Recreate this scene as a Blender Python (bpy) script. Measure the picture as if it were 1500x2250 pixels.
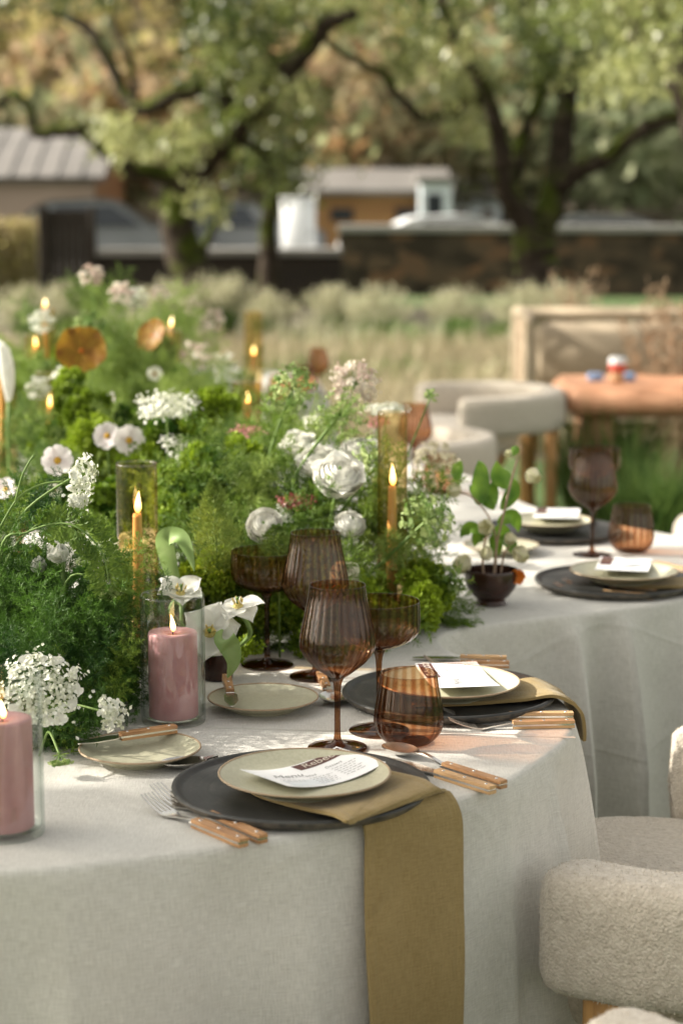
import bpy, math, random
import numpy as np
from mathutils import Vector, Matrix, Euler

SC = bpy.context.scene
for _o in list(bpy.data.objects):
    bpy.data.objects.remove(_o)
COL = SC.collection
rnd = random.Random(7)
rng = np.random.default_rng(7)
PI = math.pi

# ---------------------------------------------------------------- camera
F_PX, CAM_H = 4385.0, 1.48                     # focal length in photo pixels, eye height
PITCH = math.atan((1125 - 435) / F_PX)
cam_d = bpy.data.cameras.new('camera')
cam_d.sensor_fit = 'VERTICAL'; cam_d.sensor_height = 36.0
cam_d.lens = F_PX / 2250 * 36
cam_d.clip_start = 0.05; cam_d.clip_end = 2000
cam_d.dof.use_dof = True; cam_d.dof.focus_distance = 2.72; cam_d.dof.aperture_fstop = 3.8
cam = bpy.data.objects.new('camera', cam_d); COL.objects.link(cam)
cam.location = (0, 0, CAM_H); cam.rotation_euler = (PI / 2 - PITCH, 0, 0)
SC.camera = cam

# ---------------------------------------------------------------- sky, sun, exposure
SUN_TRAVEL = Vector((1.0, -0.10, -0.56)).normalized()
to_sun = -SUN_TRAVEL
w = bpy.data.worlds.new('World'); SC.world = w; w.use_nodes = True
wn, wl = w.node_tree.nodes, w.node_tree.links
wn.clear()
sky = wn.new('ShaderNodeTexSky'); sky.sky_type = 'NISHITA'; sky.sun_disc = False
sky.sun_elevation = math.asin(to_sun.z)
sky.sun_rotation = math.atan2(to_sun.x, to_sun.y)
sky.air_density = 1.0; sky.dust_density = 3.0; sky.ozone_density = 1.0
hs = wn.new('ShaderNodeHueSaturation'); hs.inputs['Saturation'].default_value = 0.22
bg = wn.new('ShaderNodeBackground'); bg.inputs['Strength'].default_value = 0.13
wo = wn.new('ShaderNodeOutputWorld')
wt = wn.new('ShaderNodeMix'); wt.data_type = 'RGBA'; wt.blend_type = 'MULTIPLY'; wt.inputs[0].default_value = 1.0
wt.inputs[7].default_value = (1.06, 1.0, .88, 1)          # even warm tint on the whole sky, balancing its blue
wl.new(sky.outputs[0], hs.inputs['Color']); wl.new(hs.outputs[0], wt.inputs[6]); wl.new(wt.outputs[2], bg.inputs[0]); wl.new(bg.outputs[0], wo.inputs[0])
sun_d = bpy.data.lights.new('sun', 'SUN'); sun_d.energy = 5.0; sun_d.angle = math.radians(0.6)
sun_d.color = (1.0, 0.93, 0.82)
sun = bpy.data.objects.new('sun', sun_d); COL.objects.link(sun)
sun.rotation_euler = to_sun.to_track_quat('Z', 'Y').to_euler()
SC.view_settings.view_transform = 'Standard'; SC.view_settings.look = 'None'
SC.view_settings.exposure = 1.32; SC.view_settings.gamma = 1.0
SC.view_settings.use_curve_mapping = False
SC.render.engine = 'CYCLES'
SC.cycles.use_denoising = True
SC.cycles.max_bounces = 14; SC.cycles.transparent_max_bounces = 24
SC.cycles.diffuse_bounces = 4; SC.cycles.glossy_bounces = 4; SC.cycles.transmission_bounces = 8
SC.cycles.sample_clamp_indirect = 4.0
SC.cycles.caustics_reflective = False; SC.cycles.caustics_refractive = False

# ---------------------------------------------------------------- where things stand (surveyed from the photo)
_cf = np.array([0, math.cos(PITCH), -math.sin(PITCH)]); _cu = np.array([0, math.sin(PITCH), math.cos(PITCH)])
def _ray(px, py): return _cf + np.array([1, 0, 0]) * (px - 750) / F_PX + _cu * (1125 - py) / F_PX
def PZ(px, py, z=0.75):
    d = _ray(px, py); t = (z - CAM_H) / d[2]; return Vector(np.array([0, 0, CAM_H]) + t * d)
def QY(px, py, Y):
    d = _ray(px, py); t = Y / d[1]; return Vector(np.array([0, 0, CAM_H]) + t * d)
def MP(n, Y): return n * Y / F_PX              # photo pixels to metres at depth Y

# ---------------------------------------------------------------- materials
MATS = {}
def new_mat(name):
    m = bpy.data.materials.new(name); m.use_nodes = True
    n, l = m.node_tree.nodes, m.node_tree.links
    n.clear(); out = n.new('ShaderNodeOutputMaterial')
    MATS[name] = m
    return m, n, l, out
def principled(n, color=(.5, .5, .5), rough=.6, metal=0, spec=.5):
    b = n.new('ShaderNodeBsdfPrincipled')
    b.inputs['Base Color'].default_value = (*color, 1); b.inputs['Roughness'].default_value = rough
    b.inputs['Metallic'].default_value = metal; b.inputs['Specular IOR Level'].default_value = spec
    return b
def coords(n, l, kind='Object', scale=(1, 1, 1)):
    t = n.new('ShaderNodeTexCoord'); mp = n.new('ShaderNodeMapping'); mp.inputs['Scale'].default_value = scale
    l.new(t.outputs[kind], mp.inputs['Vector']); return mp.outputs[0]
def noise(n, l, vec, scale, detail=3, rough=.5):
    t = n.new('ShaderNodeTexNoise'); t.inputs['Scale'].default_value = scale
    t.inputs['Detail'].default_value = detail; t.inputs['Roughness'].default_value = rough
    if vec is not None: l.new(vec, t.inputs['Vector'])
    return t.outputs['Fac']
def ramp(n, l, fac, stops):
    r = n.new('ShaderNodeValToRGB'); e = r.color_ramp.elements
    while len(e) < len(stops): e.new(.5)
    for i, (p, c) in enumerate(stops): e[i].position = p; e[i].color = (*c, 1)
    l.new(fac, r.inputs[0]); return r.outputs[0]
def bump(n, l, h, strength, dist, normal=None):
    b = n.new('ShaderNodeBump'); b.inputs['Strength'].default_value = strength; b.inputs['Distance'].default_value = dist
    l.new(h, b.inputs['Height'])
    if normal is not None: l.new(normal, b.inputs['Normal'])
    return b.outputs[0]
def mathn(n, l, op, a, b=None):
    m = n.new('ShaderNodeMath'); m.operation = op
    for i, v in enumerate((a, b)):
        if v is None: continue
        if isinstance(v, (int, float)): m.inputs[i].default_value = v
        else: l.new(v, m.inputs[i])
    return m.outputs[0]

def simple(name, c1, c2=None, rough=.6, metal=0, spec=.5, nscale=30, bstr=0, bdist=.002, kind='Object', stretch=(1, 1, 1), detail=4, bscale=None, sss=0):
    m, n, l, out = new_mat(name)
    b = principled(n, c1, rough, metal, spec)
    v = coords(n, l, kind, stretch)
    if c2 is not None:
        f = noise(n, l, v, nscale, detail)
        l.new(ramp(n, l, f, [(.32, c1), (.68, c2)]), b.inputs['Base Color'])
    if bstr:
        h = noise(n, l, v, bscale or nscale, detail)
        l.new(bump(n, l, h, bstr, bdist), b.inputs['Normal'])
    if sss:
        b.inputs['Subsurface Weight'].default_value = sss
        b.inputs['Subsurface Radius'].default_value = (.02, .008, .006); b.inputs['Subsurface Scale'].default_value = .5
    l.new(b.outputs[0], out.inputs[0]); return m

def leafy(name, dark, light, trans=.35, rough=.55, nscale=18, spec=.3, attr=True, kind='Object'):
    """leaf or petal: diffuse + translucent, colour varied per piece by the mesh attribute 'tint' and by a soft noise"""
    m, n, l, out = new_mat(name)
    v = coords(n, l, kind)
    f = noise(n, l, v, nscale, 2)
    if attr:
        a = n.new('ShaderNodeAttribute'); a.attribute_name = 'tint'
        f = mathn(n, l, 'ADD', mathn(n, l, 'MULTIPLY', f, .5), mathn(n, l, 'MULTIPLY', a.outputs['Fac'], .6))
    c = ramp(n, l, f, [(.25, dark), (.75, light)])
    b = principled(n, dark, rough, 0, spec); l.new(c, b.inputs['Base Color'])
    t = n.new('ShaderNodeBsdfTranslucent'); l.new(c, t.inputs[0])
    mx = n.new('ShaderNodeMixShader'); mx.inputs[0].default_value = trans
    l.new(b.outputs[0], mx.inputs[1]); l.new(t.outputs[0], mx.inputs[2]); l.new(mx.outputs[0], out.inputs[0])
    return m

def thin_glass(name, tint, edge, refl=.05, rough=.0):
    """thin blown glass: light passes straight through, tinted more where the wall is seen edge-on"""
    m, n, l, out = new_mat(name)
    lw = n.new('ShaderNodeLayerWeight'); lw.inputs['Blend'].default_value = .5
    face = lw.outputs['Facing']
    p3 = mathn(n, l, 'POWER', face, 3.0)
    mc = n.new('ShaderNodeMix'); mc.data_type = 'RGBA'
    l.new(p3, mc.inputs[0]); mc.inputs[6].default_value = (*tint, 1); mc.inputs[7].default_value = (*edge, 1)
    at = n.new('ShaderNodeAttribute'); at.attribute_name = 'thick'          # thicker glass in the ribs
    mt = n.new('ShaderNodeMix'); mt.data_type = 'RGBA'; l.new(at.outputs['Fac'], mt.inputs[0])
    l.new(mc.outputs[2], mt.inputs[6])
    dk = n.new('ShaderNodeMix'); dk.data_type = 'RGBA'; dk.blend_type = 'MULTIPLY'; dk.inputs[0].default_value = 1
    l.new(mc.outputs[2], dk.inputs[6]); l.new(mc.outputs[2], dk.inputs[7]); l.new(dk.outputs[2], mt.inputs[7])
    tr = n.new('ShaderNodeBsdfTransparent'); l.new(mt.outputs[2], tr.inputs[0])
    gl = n.new('ShaderNodeBsdfGlossy'); gl.inputs['Roughness'].default_value = rough; gl.inputs[0].default_value = (1, 1, 1, 1)
    p5 = mathn(n, l, 'POWER', face, 5.0)
    fr = mathn(n, l, 'ADD', mathn(n, l, 'MULTIPLY', p5, .55), refl)
    mx = n.new('ShaderNodeMixShader'); l.new(fr, mx.inputs[0]); l.new(tr.outputs[0], mx.inputs[1]); l.new(gl.outputs[0], mx.inputs[2])
    l.new(mx.outputs[0], out.inputs[0]); return m

def emit(name, stops, strength):
    m, n, l, out = new_mat(name)
    v = n.new('ShaderNodeTexCoord'); s = n.new('ShaderNodeSeparateXYZ'); l.new(v.outputs['Generated'], s.inputs[0])
    e = n.new('ShaderNodeEmission'); e.inputs[1].default_value = strength
    l.new(ramp(n, l, s.outputs['Z'], stops), e.inputs[0]); l.new(e.outputs[0], out.inputs[0]); return m

def linen(name, c1, c2, bstr=.35, crease=True):
    m, n, l, out = new_mat(name)
    b = principled(n, c1, .92, 0, .15)
    b.inputs['Sheen Weight'].default_value = .15
    va = coords(n, l, 'UV', (520, 60, 1)); vb = coords(n, l, 'UV', (60, 520, 1))
    na = noise(n, l, va, 1.0, 2); nb = noise(n, l, vb, 1.0, 2)
    wv = mathn(n, l, 'ADD', na, nb)
    big = noise(n, l, coords(n, l, 'UV'), 7, 3)
    f = mathn(n, l, 'ADD', mathn(n, l, 'MULTIPLY', wv, .36), mathn(n, l, 'MULTIPLY', big, .28))
    l.new(ramp(n, l, f, [(.38, c1), (.62, c2)]), b.inputs['Base Color'])
    nrm = bump(n, l, big, .25, .02)
    cr = noise(n, l, coords(n, l, 'UV', (1.0, 2.3, 1)), 1.25, 1)                     # a few pressed-in creases
    cl_ = mathn(n, l, 'MULTIPLY', mathn(n, l, 'ABSOLUTE', mathn(n, l, 'SUBTRACT', cr, .5)), 90)
    ridge = n.new('ShaderNodeMath'); ridge.operation = 'SUBTRACT'; ridge.use_clamp = True; ridge.inputs[0].default_value = 1.0; l.new(cl_, ridge.inputs[1])
    nrm = bump(n, l, ridge.outputs[0], .5, .0022, nrm)
    pk = noise(n, l, coords(n, l, 'UV', (1, 1, 1)), 28, 4, .6)
    nrm = bump(n, l, pk, .22, .006, nrm)
    nrm = bump(n, l, wv, bstr, .0012, nrm)
    l.new(nrm, b.inputs['Normal'])
    tr = n.new('ShaderNodeBsdfTranslucent'); tr.inputs[0].default_value = (*c2, 1)
    mx = n.new('ShaderNodeMixShader'); mx.inputs[0].default_value = .12
    l.new(b.outputs[0], mx.inputs[1]); l.new(tr.outputs[0], mx.inputs[2]); l.new(mx.outputs[0], out.inputs[0])
    return m

linen('linen', (.53, .515, .47), (.70, .685, .635), .6)
linen('linen_hem', (.50, .485, .44), (.60, .585, .535))
linen('napkin', (.255, .182, .075), (.35, .26, .118), .5)
thin_glass('brown_glass', (.89, .785, .69), (.40, .24, .14), .026)
thin_glass('brown_glass_solid', (.50, .33, .21), (.14, .07, .035), .04)
thin_glass('amber_glass', (.975, .91, .77), (.60, .43, .20), .05)
thin_glass('clear_glass', (.985, .99, .985), (.56, .63, .60), .04)
simple('sage_glaze', (.41, .40, .285), (.48, .465, .345), .42, nscale=220, bstr=.05, bdist=.0005)
simple('clay_rim', (.30, .22, .14), (.36, .275, .185), .7, nscale=120)
simple('clay_body', (.37, .36, .255), (.43, .42, .305), .5, nscale=220)
def charger_mat():
    m, n, l, out = new_mat('charcoal_clay')
    b = principled(n, (.03, .03, .03), .55, 0, .5)
    v = coords(n, l, 'Object')
    f = noise(n, l, v, 26, 5, .65)
    sep = n.new('ShaderNodeSeparateXYZ'); l.new(v, sep.inputs[0])
    rr = mathn(n, l, 'SQRT', mathn(n, l, 'ADD', mathn(n, l, 'MULTIPLY', sep.outputs[0], sep.outputs[0]), mathn(n, l, 'MULTIPLY', sep.outputs[1], sep.outputs[1])))
    comb = n.new('ShaderNodeCombineXYZ'); l.new(mathn(n, l, 'MULTIPLY', rr, 260), comb.inputs[0]); l.new(mathn(n, l, 'MULTIPLY', f, 4), comb.inputs[1])
    ring = noise(n, l, comb.outputs[0], 1.0, 2)
    mixf = mathn(n, l, 'ADD', mathn(n, l, 'MULTIPLY', f, .7), mathn(n, l, 'MULTIPLY', ring, .3))
    l.new(ramp(n, l, mixf, [(.35, (.010, .011, .010)), (.55, (.026, .026, .024)), (.74, (.07, .066, .058))]), b.inputs['Base Color'])
    l.new(bump(n, l, ring, .25, .0012), b.inputs['Normal'])
    l.new(b.outputs[0], out.inputs[0])
charger_mat()
simple('charcoal_rim', (.035, .033, .03), (.14, .12, .095), .6, nscale=60, bstr=.3, bdist=.001)
simple('steel', (.66, .64, .61), (.74, .72, .69), .22, 1.0, nscale=90)
def wood_mat(name, dark, light, sc=1.0, rough=.5, st=(16, 190, 190)):
    m, n, l, out = new_mat(name)
    b = principled(n, light, rough, 0, .4)
    v = coords(n, l, 'Object', tuple(q * sc for q in st))
    f = noise(n, l, v, 1.0, 4, .6)
    l.new(ramp(n, l, f, [(.3, dark), (.62, light)]), b.inputs['Base Color'])
    l.new(bump(n, l, f, .15, .0008), b.inputs['Normal'])
    l.new(b.outputs[0], out.inputs[0])
wood_mat('handle_wood', (.23, .105, .04), (.47, .26, .12))
wood_mat('handle_wood_pale', (.34, .19, .085), (.60, .38, .19))
simple('paper', (.80, .80, .80), (.85, .85, .85), .75, nscale=300)
simple('paper_print', (.62, .66, .68), (.80, .81, .82), .75, nscale=16, detail=1)
simple('ink_brown', (.085, .03, .026), (.11, .042, .035), .7, nscale=200)
simple('ink_grey', (.20, .20, .20), (.28, .28, .28), .8, nscale=200)
simple('ink_pale', (.55, .5, .42), (.68, .62, .54), .8, nscale=200)
simple('pink_wax', (.41, .205, .215), (.46, .245, .25), .5, nscale=55, bstr=.15, bdist=.001, sss=.35)
simple('melted_wax', (.36, .13, .12), (.40, .16, .15), .08, nscale=40)
simple('amber_wax', (.60, .38, .19), (.68, .46, .25), .45, nscale=40, sss=.3)
simple('wick', (.01, .008, .006), (.03, .02, .015), .9)
emit('flame', [(0, (1.0, .33, .06)), (.35, (1.0, .62, .22)), (.8, (1.0, .80, .45)), (1, (1.0, .55, .15))], 3.4)
simple('brown_ceramic', (.022, .009, .006), (.045, .018, .012), .22, nscale=30)
def boucle(name, c1, c2):
    m, n, l, out = new_mat(name)
    b = principled(n, c1, .95, 0, .1); b.inputs['Sheen Weight'].default_value = .35
    v = coords(n, l, 'Object')
    t = n.new('ShaderNodeTexVoronoi'); t.inputs['Scale'].default_value = 230; l.new(v, t.inputs['Vector'])
    f = noise(n, l, v, 160, 4, .65)
    h = mathn(n, l, 'ADD', mathn(n, l, 'MULTIPLY', t.outputs['Distance'], -.8), f)
    l.new(ramp(n, l, noise(n, l, v, 90, 5, .7), [(.3, c1), (.7, c2)]), b.inputs['Base Color'])
    l.new(bump(n, l, h, .7, .003), b.inputs['Normal'])
    l.new(b.outputs[0], out.inputs[0])
boucle('boucle', (.46, .40, .325), (.65, .59, .50))
wood_mat('oak', (.30, .145, .045), (.52, .29, .105), 1.0, .45, (70, 70, 5))
wood_mat('table_wood', (.16, .09, .05), (.24, .14, .08), .2, .6)

leafy('fern_green', (.03, .085, .008), (.21, .31, .040), .3)
leafy('fern_dark', (.013, .052, .006), (.085, .18, .02), .28)
leafy('parsley_green', (.032, .095, .006), (.27, .37, .025), .3)
leafy('dill_green', (.075, .145, .025), (.29, .38, .085), .35)
leafy('umbel_green', (.14, .25, .05), (.42, .50, .20), .3)
leafy('stem_green', (.09, .17, .035), (.20, .29, .08), .1, attr=False)
leafy('tulip_leaf', (.17, .28, .07), (.32, .43, .17), .35, .5, 30, attr=False)
leafy('white_petal', (.70, .69, .62), (.84, .84, .80), .38, .55, 40, attr=False)
leafy('ranunculus_petal', (.76, .75, .68), (.86, .855, .81), .14, .55, 40, attr=False)
leafy('cream_petal', (.66, .66, .52), (.82, .81, .70), .35, .55, 40, attr=False)
leafy('lace_white', (.58, .60, .46), (.84, .84, .78), .3)
leafy('lace_blush', (.55, .42, .36), (.76, .70, .60), .3)
leafy('lace_rose', (.40, .15, .15), (.62, .34, .30), .3)
leafy('lace_wine', (.16, .035, .035), (.34, .10, .085), .25)
leafy('lace_dry', (.42, .38, .25), (.62, .57, .42), .3)
leafy('cosmos_petal', (.74, .66, .66), (.85, .83, .81), .4, .55, 30, attr=False)
leafy('tulip_heart', (.72, .56, .12), (.80, .70, .30), .3, attr=False)
leafy('disc_yellow', (.42, .22, .02), (.62, .38, .04), .1, attr=False, nscale=300)
leafy('stamen_yellow', (.55, .42, .12), (.72, .60, .26), .2, attr=False)
leafy('amber_leaf', (.20, .07, .012), (.40, .24, .02), .45, .45, 16, attr=False)
leafy('orange_petal', (.60, .15, .02), (.75, .25, .03), .35, attr=False)
leafy('hellebore_petal', (.60, .60, .32), (.86, .80, .66), .45, .5, 45, attr=False)
leafy('hellebore_leaf', (.06, .16, .015), (.26, .42, .05), .35, .35, 25, attr=False)
simple('hellebore_stem', (.30, .20, .13), (.42, .30, .22), .6, nscale=60)

# outdoors
simple('lawn', (.035, .075, .015), (.085, .13, .03), .9, nscale=6, bstr=.6, bdist=.05, bscale=40)
leafy('straw', (.22, .19, .10), (.41, .355, .225), .3)
leafy('pale_grass', (.15, .17, .075), (.48, .455, .31), .35)
leafy('green_blade', (.05, .11, .025), (.16, .24, .06), .3)
leafy('rose_grass', (.22, .15, .09), (.36, .26, .17), .35)
leafy('orchard_leaf', (.028, .046, .007), (.14, .165, .042), .38, .42, .7, .5)
leafy('orchard_leaf_light', (.10, .13, .03), (.33, .34, .14), .42, .42, .7, .5)
def bark_mat():
    m, n, l, out = new_mat('mossy_bark')
    b = principled(n, (.05, .04, .03), .95, 0, .1)
    v = coords(n, l, 'Object')
    f = noise(n, l, v, 9, 5, .6)
    g = n.new('ShaderNodeNewGeometry'); s = n.new('ShaderNodeSeparateXYZ'); l.new(g.outputs['Normal'], s.inputs[0])
    mo = mathn(n, l, 'ADD', mathn(n, l, 'MULTIPLY', s.outputs[2], .25), noise(n, l, v, 2.2, 3))
    bark = ramp(n, l, f, [(.3, (.016, .012, .008)), (.7, (.06, .047, .036))])
    moss = ramp(n, l, f, [(.3, (.018, .026, .004)), (.7, (.07, .088, .012))])
    mx = n.new('ShaderNodeMix'); mx.data_type = 'RGBA'
    l.new(ramp(n, l, mo, [(.48, (0, 0, 0)), (.64, (1, 1, 1))]), mx.inputs[0]); l.new(bark, mx.inputs[6]); l.new(moss, mx.inputs[7])
    l.new(mx.outputs[2], b.inputs['Base Color']); l.new(bump(n, l, f, .8, .03), b.inputs['Normal'])
    l.new(b.outputs[0], out.inputs[0])
bark_mat()
def stone_mat():
    m, n, l, out = new_mat('field_stone')
    b = principled(n, (.2, .15, .1), .95, 0, .15)
    v = coords(n, l, 'Object', (1, 1, 1.8))
    t = n.new('ShaderNodeTexVoronoi'); t.inputs['Scale'].default_value = 3.2; l.new(v, t.inputs['Vector'])
    s = n.new('ShaderNodeSeparateColor'); l.new(t.outputs['Color'], s.inputs[0])
    l.new(ramp(n, l, s.outputs[0], [(0, (.03, .024, .018)), (.5, (.06, .047, .034)), (.85, (.10, .07, .047)), (1, (.15, .085, .05))]), b.inputs['Base Color'])
    l.new(bump(n, l, t.outputs['Distance'], -.8, .06), b.inputs['Normal'])
    l.new(b.outputs[0], out.inputs[0])
stone_mat()
simple('cap_stone', (.22, .215, .20), (.29, .28, .265), .8, nscale=2)
wood_mat('dark_timber', (.012, .009, .006), (.03, .022, .015), .02, .8)
simple('zinc_roof', (.15, .14, .128), (.20, .185, .17), .5, nscale=.6)
simple('pink_plaster', (.30, .22, .18), (.35, .265, .22), .9, nscale=.8)
wood_mat('brown_cladding', (.13, .055, .02), (.24, .11, .045), .02, .7)
simple('grey_roof', (.12, .11, .10), (.17, .158, .145), .8, nscale=1)
wood_mat('orange_cladding', (.22, .10, .035), (.34, .18, .07), .02, .7)
simple('white_paint', (.72, .73, .74), (.76, .77, .78), .35, nscale=3)
simple('silver_paint', (.20, .21, .22), (.24, .25, .26), .3, .4, nscale=3)
simple('dark_glass', (.02, .025, .03), (.03, .035, .04), .08)
simple('rubber', (.015, .015, .015), (.03, .03, .03), .8)
simple('asphalt', (.10, .10, .10), (.15, .145, .14), .9, nscale=3)
simple('rope_weave', (.27, .20, .13), (.34, .26, .18), .9, nscale=50)
simple('cushion', (.31, .25, .175), (.36, .295, .21), .95, nscale=60)
simple('terracotta_wood', (.44, .21, .11), (.54, .28, .16), .7, nscale=14)
simple('red_card', (.50, .06, .04), (.56, .08, .05), .6)
simple('kraft_card', (.48, .30, .17), (.54, .35, .2), .7)
simple('blue_card', (.20, .30, .52), (.26, .37, .58), .6)
simple('glaze_sky', (.55, .60, .64), (.62, .67, .70), .3)
simple('soil', (.05, .04, .025), (.09, .07, .04), .95, nscale=3)

# ---------------------------------------------------------------- mesh helpers
class MB:
    def __init__(s): s.v = []; s.f = []; s.uv = None
    def add(s, v, f):
        o = len(s.v); s.v.extend([tuple(p) for p in v]); s.f.extend([tuple(i + o for i in q) for q in f]); return s
    def grid(s, P):
        """P[i][j] points -> quad sheet"""
        o = len(s.v); nu, nv = len(P), len(P[0])
        for row in P: s.v.extend([tuple(p) for p in row])
        for i in range(nu - 1):
            for j in range(nv - 1):
                a = o + i * nv + j; s.f.append((a, a + 1, a + nv + 1, a + nv))
        return s
    def tube(s, pts, rad, n=8, cap=True):
        pts = [Vector(p) for p in pts]; m = len(pts)
        if isinstance(rad, (int, float)): rad = [rad] * m
        t = (pts[1] - pts[0]).normalized()
        ref = Vector((0, 0, 1)) if abs(t.z) < .9 else Vector((1, 0, 0))
        nx = t.cross(ref).normalized(); o = len(s.v)
        for i in range(m):
            t = (pts[min(i + 1, m - 1)] - pts[max(i - 1, 0)]).normalized()
            nx = (nx - t * nx.dot(t)).normalized(); ny = t.cross(nx)
            for k in range(n):
                a = 2 * PI * k / n
                s.v.append(tuple(pts[i] + (nx * math.cos(a) + ny * math.sin(a)) * rad[i]))
        for i in range(m - 1):
            for k in range(n):
                a = o + i * n + k; b = o + i * n + (k + 1) % n
                s.f.append((a, b, b + n, a + n))
        if cap:
            s.f.append(tuple(o + k for k in range(n))[::-1]); s.f.append(tuple(o + (m - 1) * n + k for k in range(n)))
        return s
    def lathe(s, prof, n=48, rib=None, c=(0, 0, 0), closed=False):
        """prof [(r,z)]; rib(z_index, angle)-> radius factor"""
        o = len(s.v); m = len(prof)
        for i, (r, z) in enumerate(prof):
            for k in range(n):
                a = 2 * PI * k / n; q = r * (rib(i, a) if rib else 1)
                s.v.append((c[0] + q * math.cos(a), c[1] + q * math.sin(a), c[2] + z))
        for i in range(m if closed else m - 1):
            i2 = (i + 1) % m
            for k in range(n):
                k2 = (k + 1) % n
                s.f.append((o + i * n + k, o + i * n + k2, o + i2 * n + k2, o + i2 * n + k))
        return s
    def box(s, lo, hi, bev=0):
        (x0, y0, z0), (x1, y1, z1) = lo, hi
        if bev <= 0:
            return s.add([(x0, y0, z0), (x1, y0, z0), (x1, y1, z0), (x0, y1, z0), (x0, y0, z1), (x1, y0, z1), (x1, y1, z1), (x0, y1, z1)],
                         [(0, 3, 2, 1), (4, 5, 6, 7), (0, 1, 5, 4), (1, 2, 6, 5), (2, 3, 7, 6), (3, 0, 4, 7)])
        b = bev; rings = []
        for (z, ins) in ((z0, b), (z0 + b, 0), (z1 - b, 0), (z1, b)):
            a0, a1, c0, c1 = x0 + ins, x1 - ins, y0 + ins, y1 - ins; e = b if ins == 0 else b * .6
            rings.append([(a0 + e, c0, z), (a1 - e, c0, z), (a1, c0 + e, z), (a1, c1 - e, z), (a1 - e, c1, z), (a0 + e, c1, z), (a0, c1 - e, z), (a0, c0 + e, z)])
        o = len(s.v)
        for r in rings: s.v.extend(r)
        for i in range(3):
            for k in range(8):
                a = o + i * 8 + k; c = o + i * 8 + (k + 1) % 8; s.f.append((a, c, c + 8, a + 8))
        s.f.append(tuple(o + k for k in range(8))[::-1]); s.f.append(tuple(o + 24 + k for k in range(8)))
        return s
    def ribbon(s, path, half, th, y0=0.0):
        """bar swept along path [(x,z)] with half widths and thickness"""
        o = len(s.v); m = len(path)
        for i in range(m):
            x, z = path[i]; xa, za = path[max(i - 1, 0)]; xb, zb = path[min(i + 1, m - 1)]
            L = math.hypot(xb - xa, zb - za) or 1; nx, nz = -(zb - za) / L, (xb - xa) / L
            t = th[i] / 2 if isinstance(th, (list, tuple)) else th / 2
            yc = y0[i] if isinstance(y0, (list, tuple)) else y0
            h = half[i] if isinstance(half, (list, tuple)) else half
            s.v.extend([(x - nx * t, yc - h, z - nz * t), (x - nx * t, yc + h, z - nz * t), (x + nx * t, yc + h, z + nz * t), (x + nx * t, yc - h, z + nz * t)])
        for i in range(m - 1):
            for k in range(4):
                a = o + i * 4 + k; b = o + i * 4 + (k + 1) % 4; s.f.append((a, b, b + 4, a + 4))
        s.f.append((o + 3, o + 2, o + 1, o)); e = o + (m - 1) * 4; s.f.append((e, e + 1, e + 2, e + 3))
        return s
    def build(s, name, mat, parent=None, smooth=True, sharp=None):
        me = bpy.data.meshes.new(name); me.from_pydata(s.v, [], s.f)
        return link(name, me, mat, parent, smooth, sharp)

def link(name, me, mat, parent=None, smooth=True, sharp=None):
    me.materials.append(MATS[mat]); me.validate(); me.update()
    if smooth:
        me.polygons.foreach_set('use_smooth', [True] * len(me.polygons))
        if sharp is not None:
            me.set_sharp_from_angle(angle=math.radians(sharp))
    o = bpy.data.objects.new(name, me); COL.objects.link(o)
    if parent is not None: o.parent = parent
    return o
def tag(o, label=None, cat=None, group=None, kind=None):
    if label: o['label'] = label
    if cat: o['category'] = cat
    if group: o['group'] = group
    if kind: o['kind'] = kind
    return o
def thing(name, label, cat, loc=(0, 0, 0), rz=0.0, group=None):
    o = bpy.data.objects.new(name, None); COL.objects.link(o); o.empty_display_size = .05
    o.location = loc; o.rotation_euler = (0, 0, rz)
    return tag(o, label, cat, group)
def dup(root, loc, rz=None, label=None, scale=None):
    r = root.copy(); COL.objects.link(r); r.location = loc
    if rz is not None: r.rotation_euler = (0, 0, rz)
    if label: r['label'] = label
    if scale is not None: r.scale = scale if hasattr(scale, '__len__') else (scale,) * 3
    for ch in list(root.children):
        c = ch.copy(); COL.objects.link(c); c.parent = r
        for g in list(ch.children):
            d = g.copy(); COL.objects.link(d); d.parent = c
    return r
def catmull(pts, n, closed=False):
    pts = [Vector(p) for p in pts]; m = len(pts); out = []
    for i in range(m if closed else m - 1):
        if closed: p0, p1, p2, p3 = pts[i - 1], pts[i], pts[(i + 1) % m], pts[(i + 2) % m]
        else: p0, p1, p2, p3 = pts[max(i - 1, 0)], pts[i], pts[i + 1], pts[min(i + 2, m - 1)]
        for k in range(n):
            t = k / n
            out.append(.5 * ((2 * p1) + (p2 - p0) * t + (2 * p0 - 5 * p1 + 4 * p2 - p3) * t * t + (3 * p1 - p0 - 3 * p2 + p3) * t ** 3))
    if not closed: out.append(pts[-1])
    return out
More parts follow.
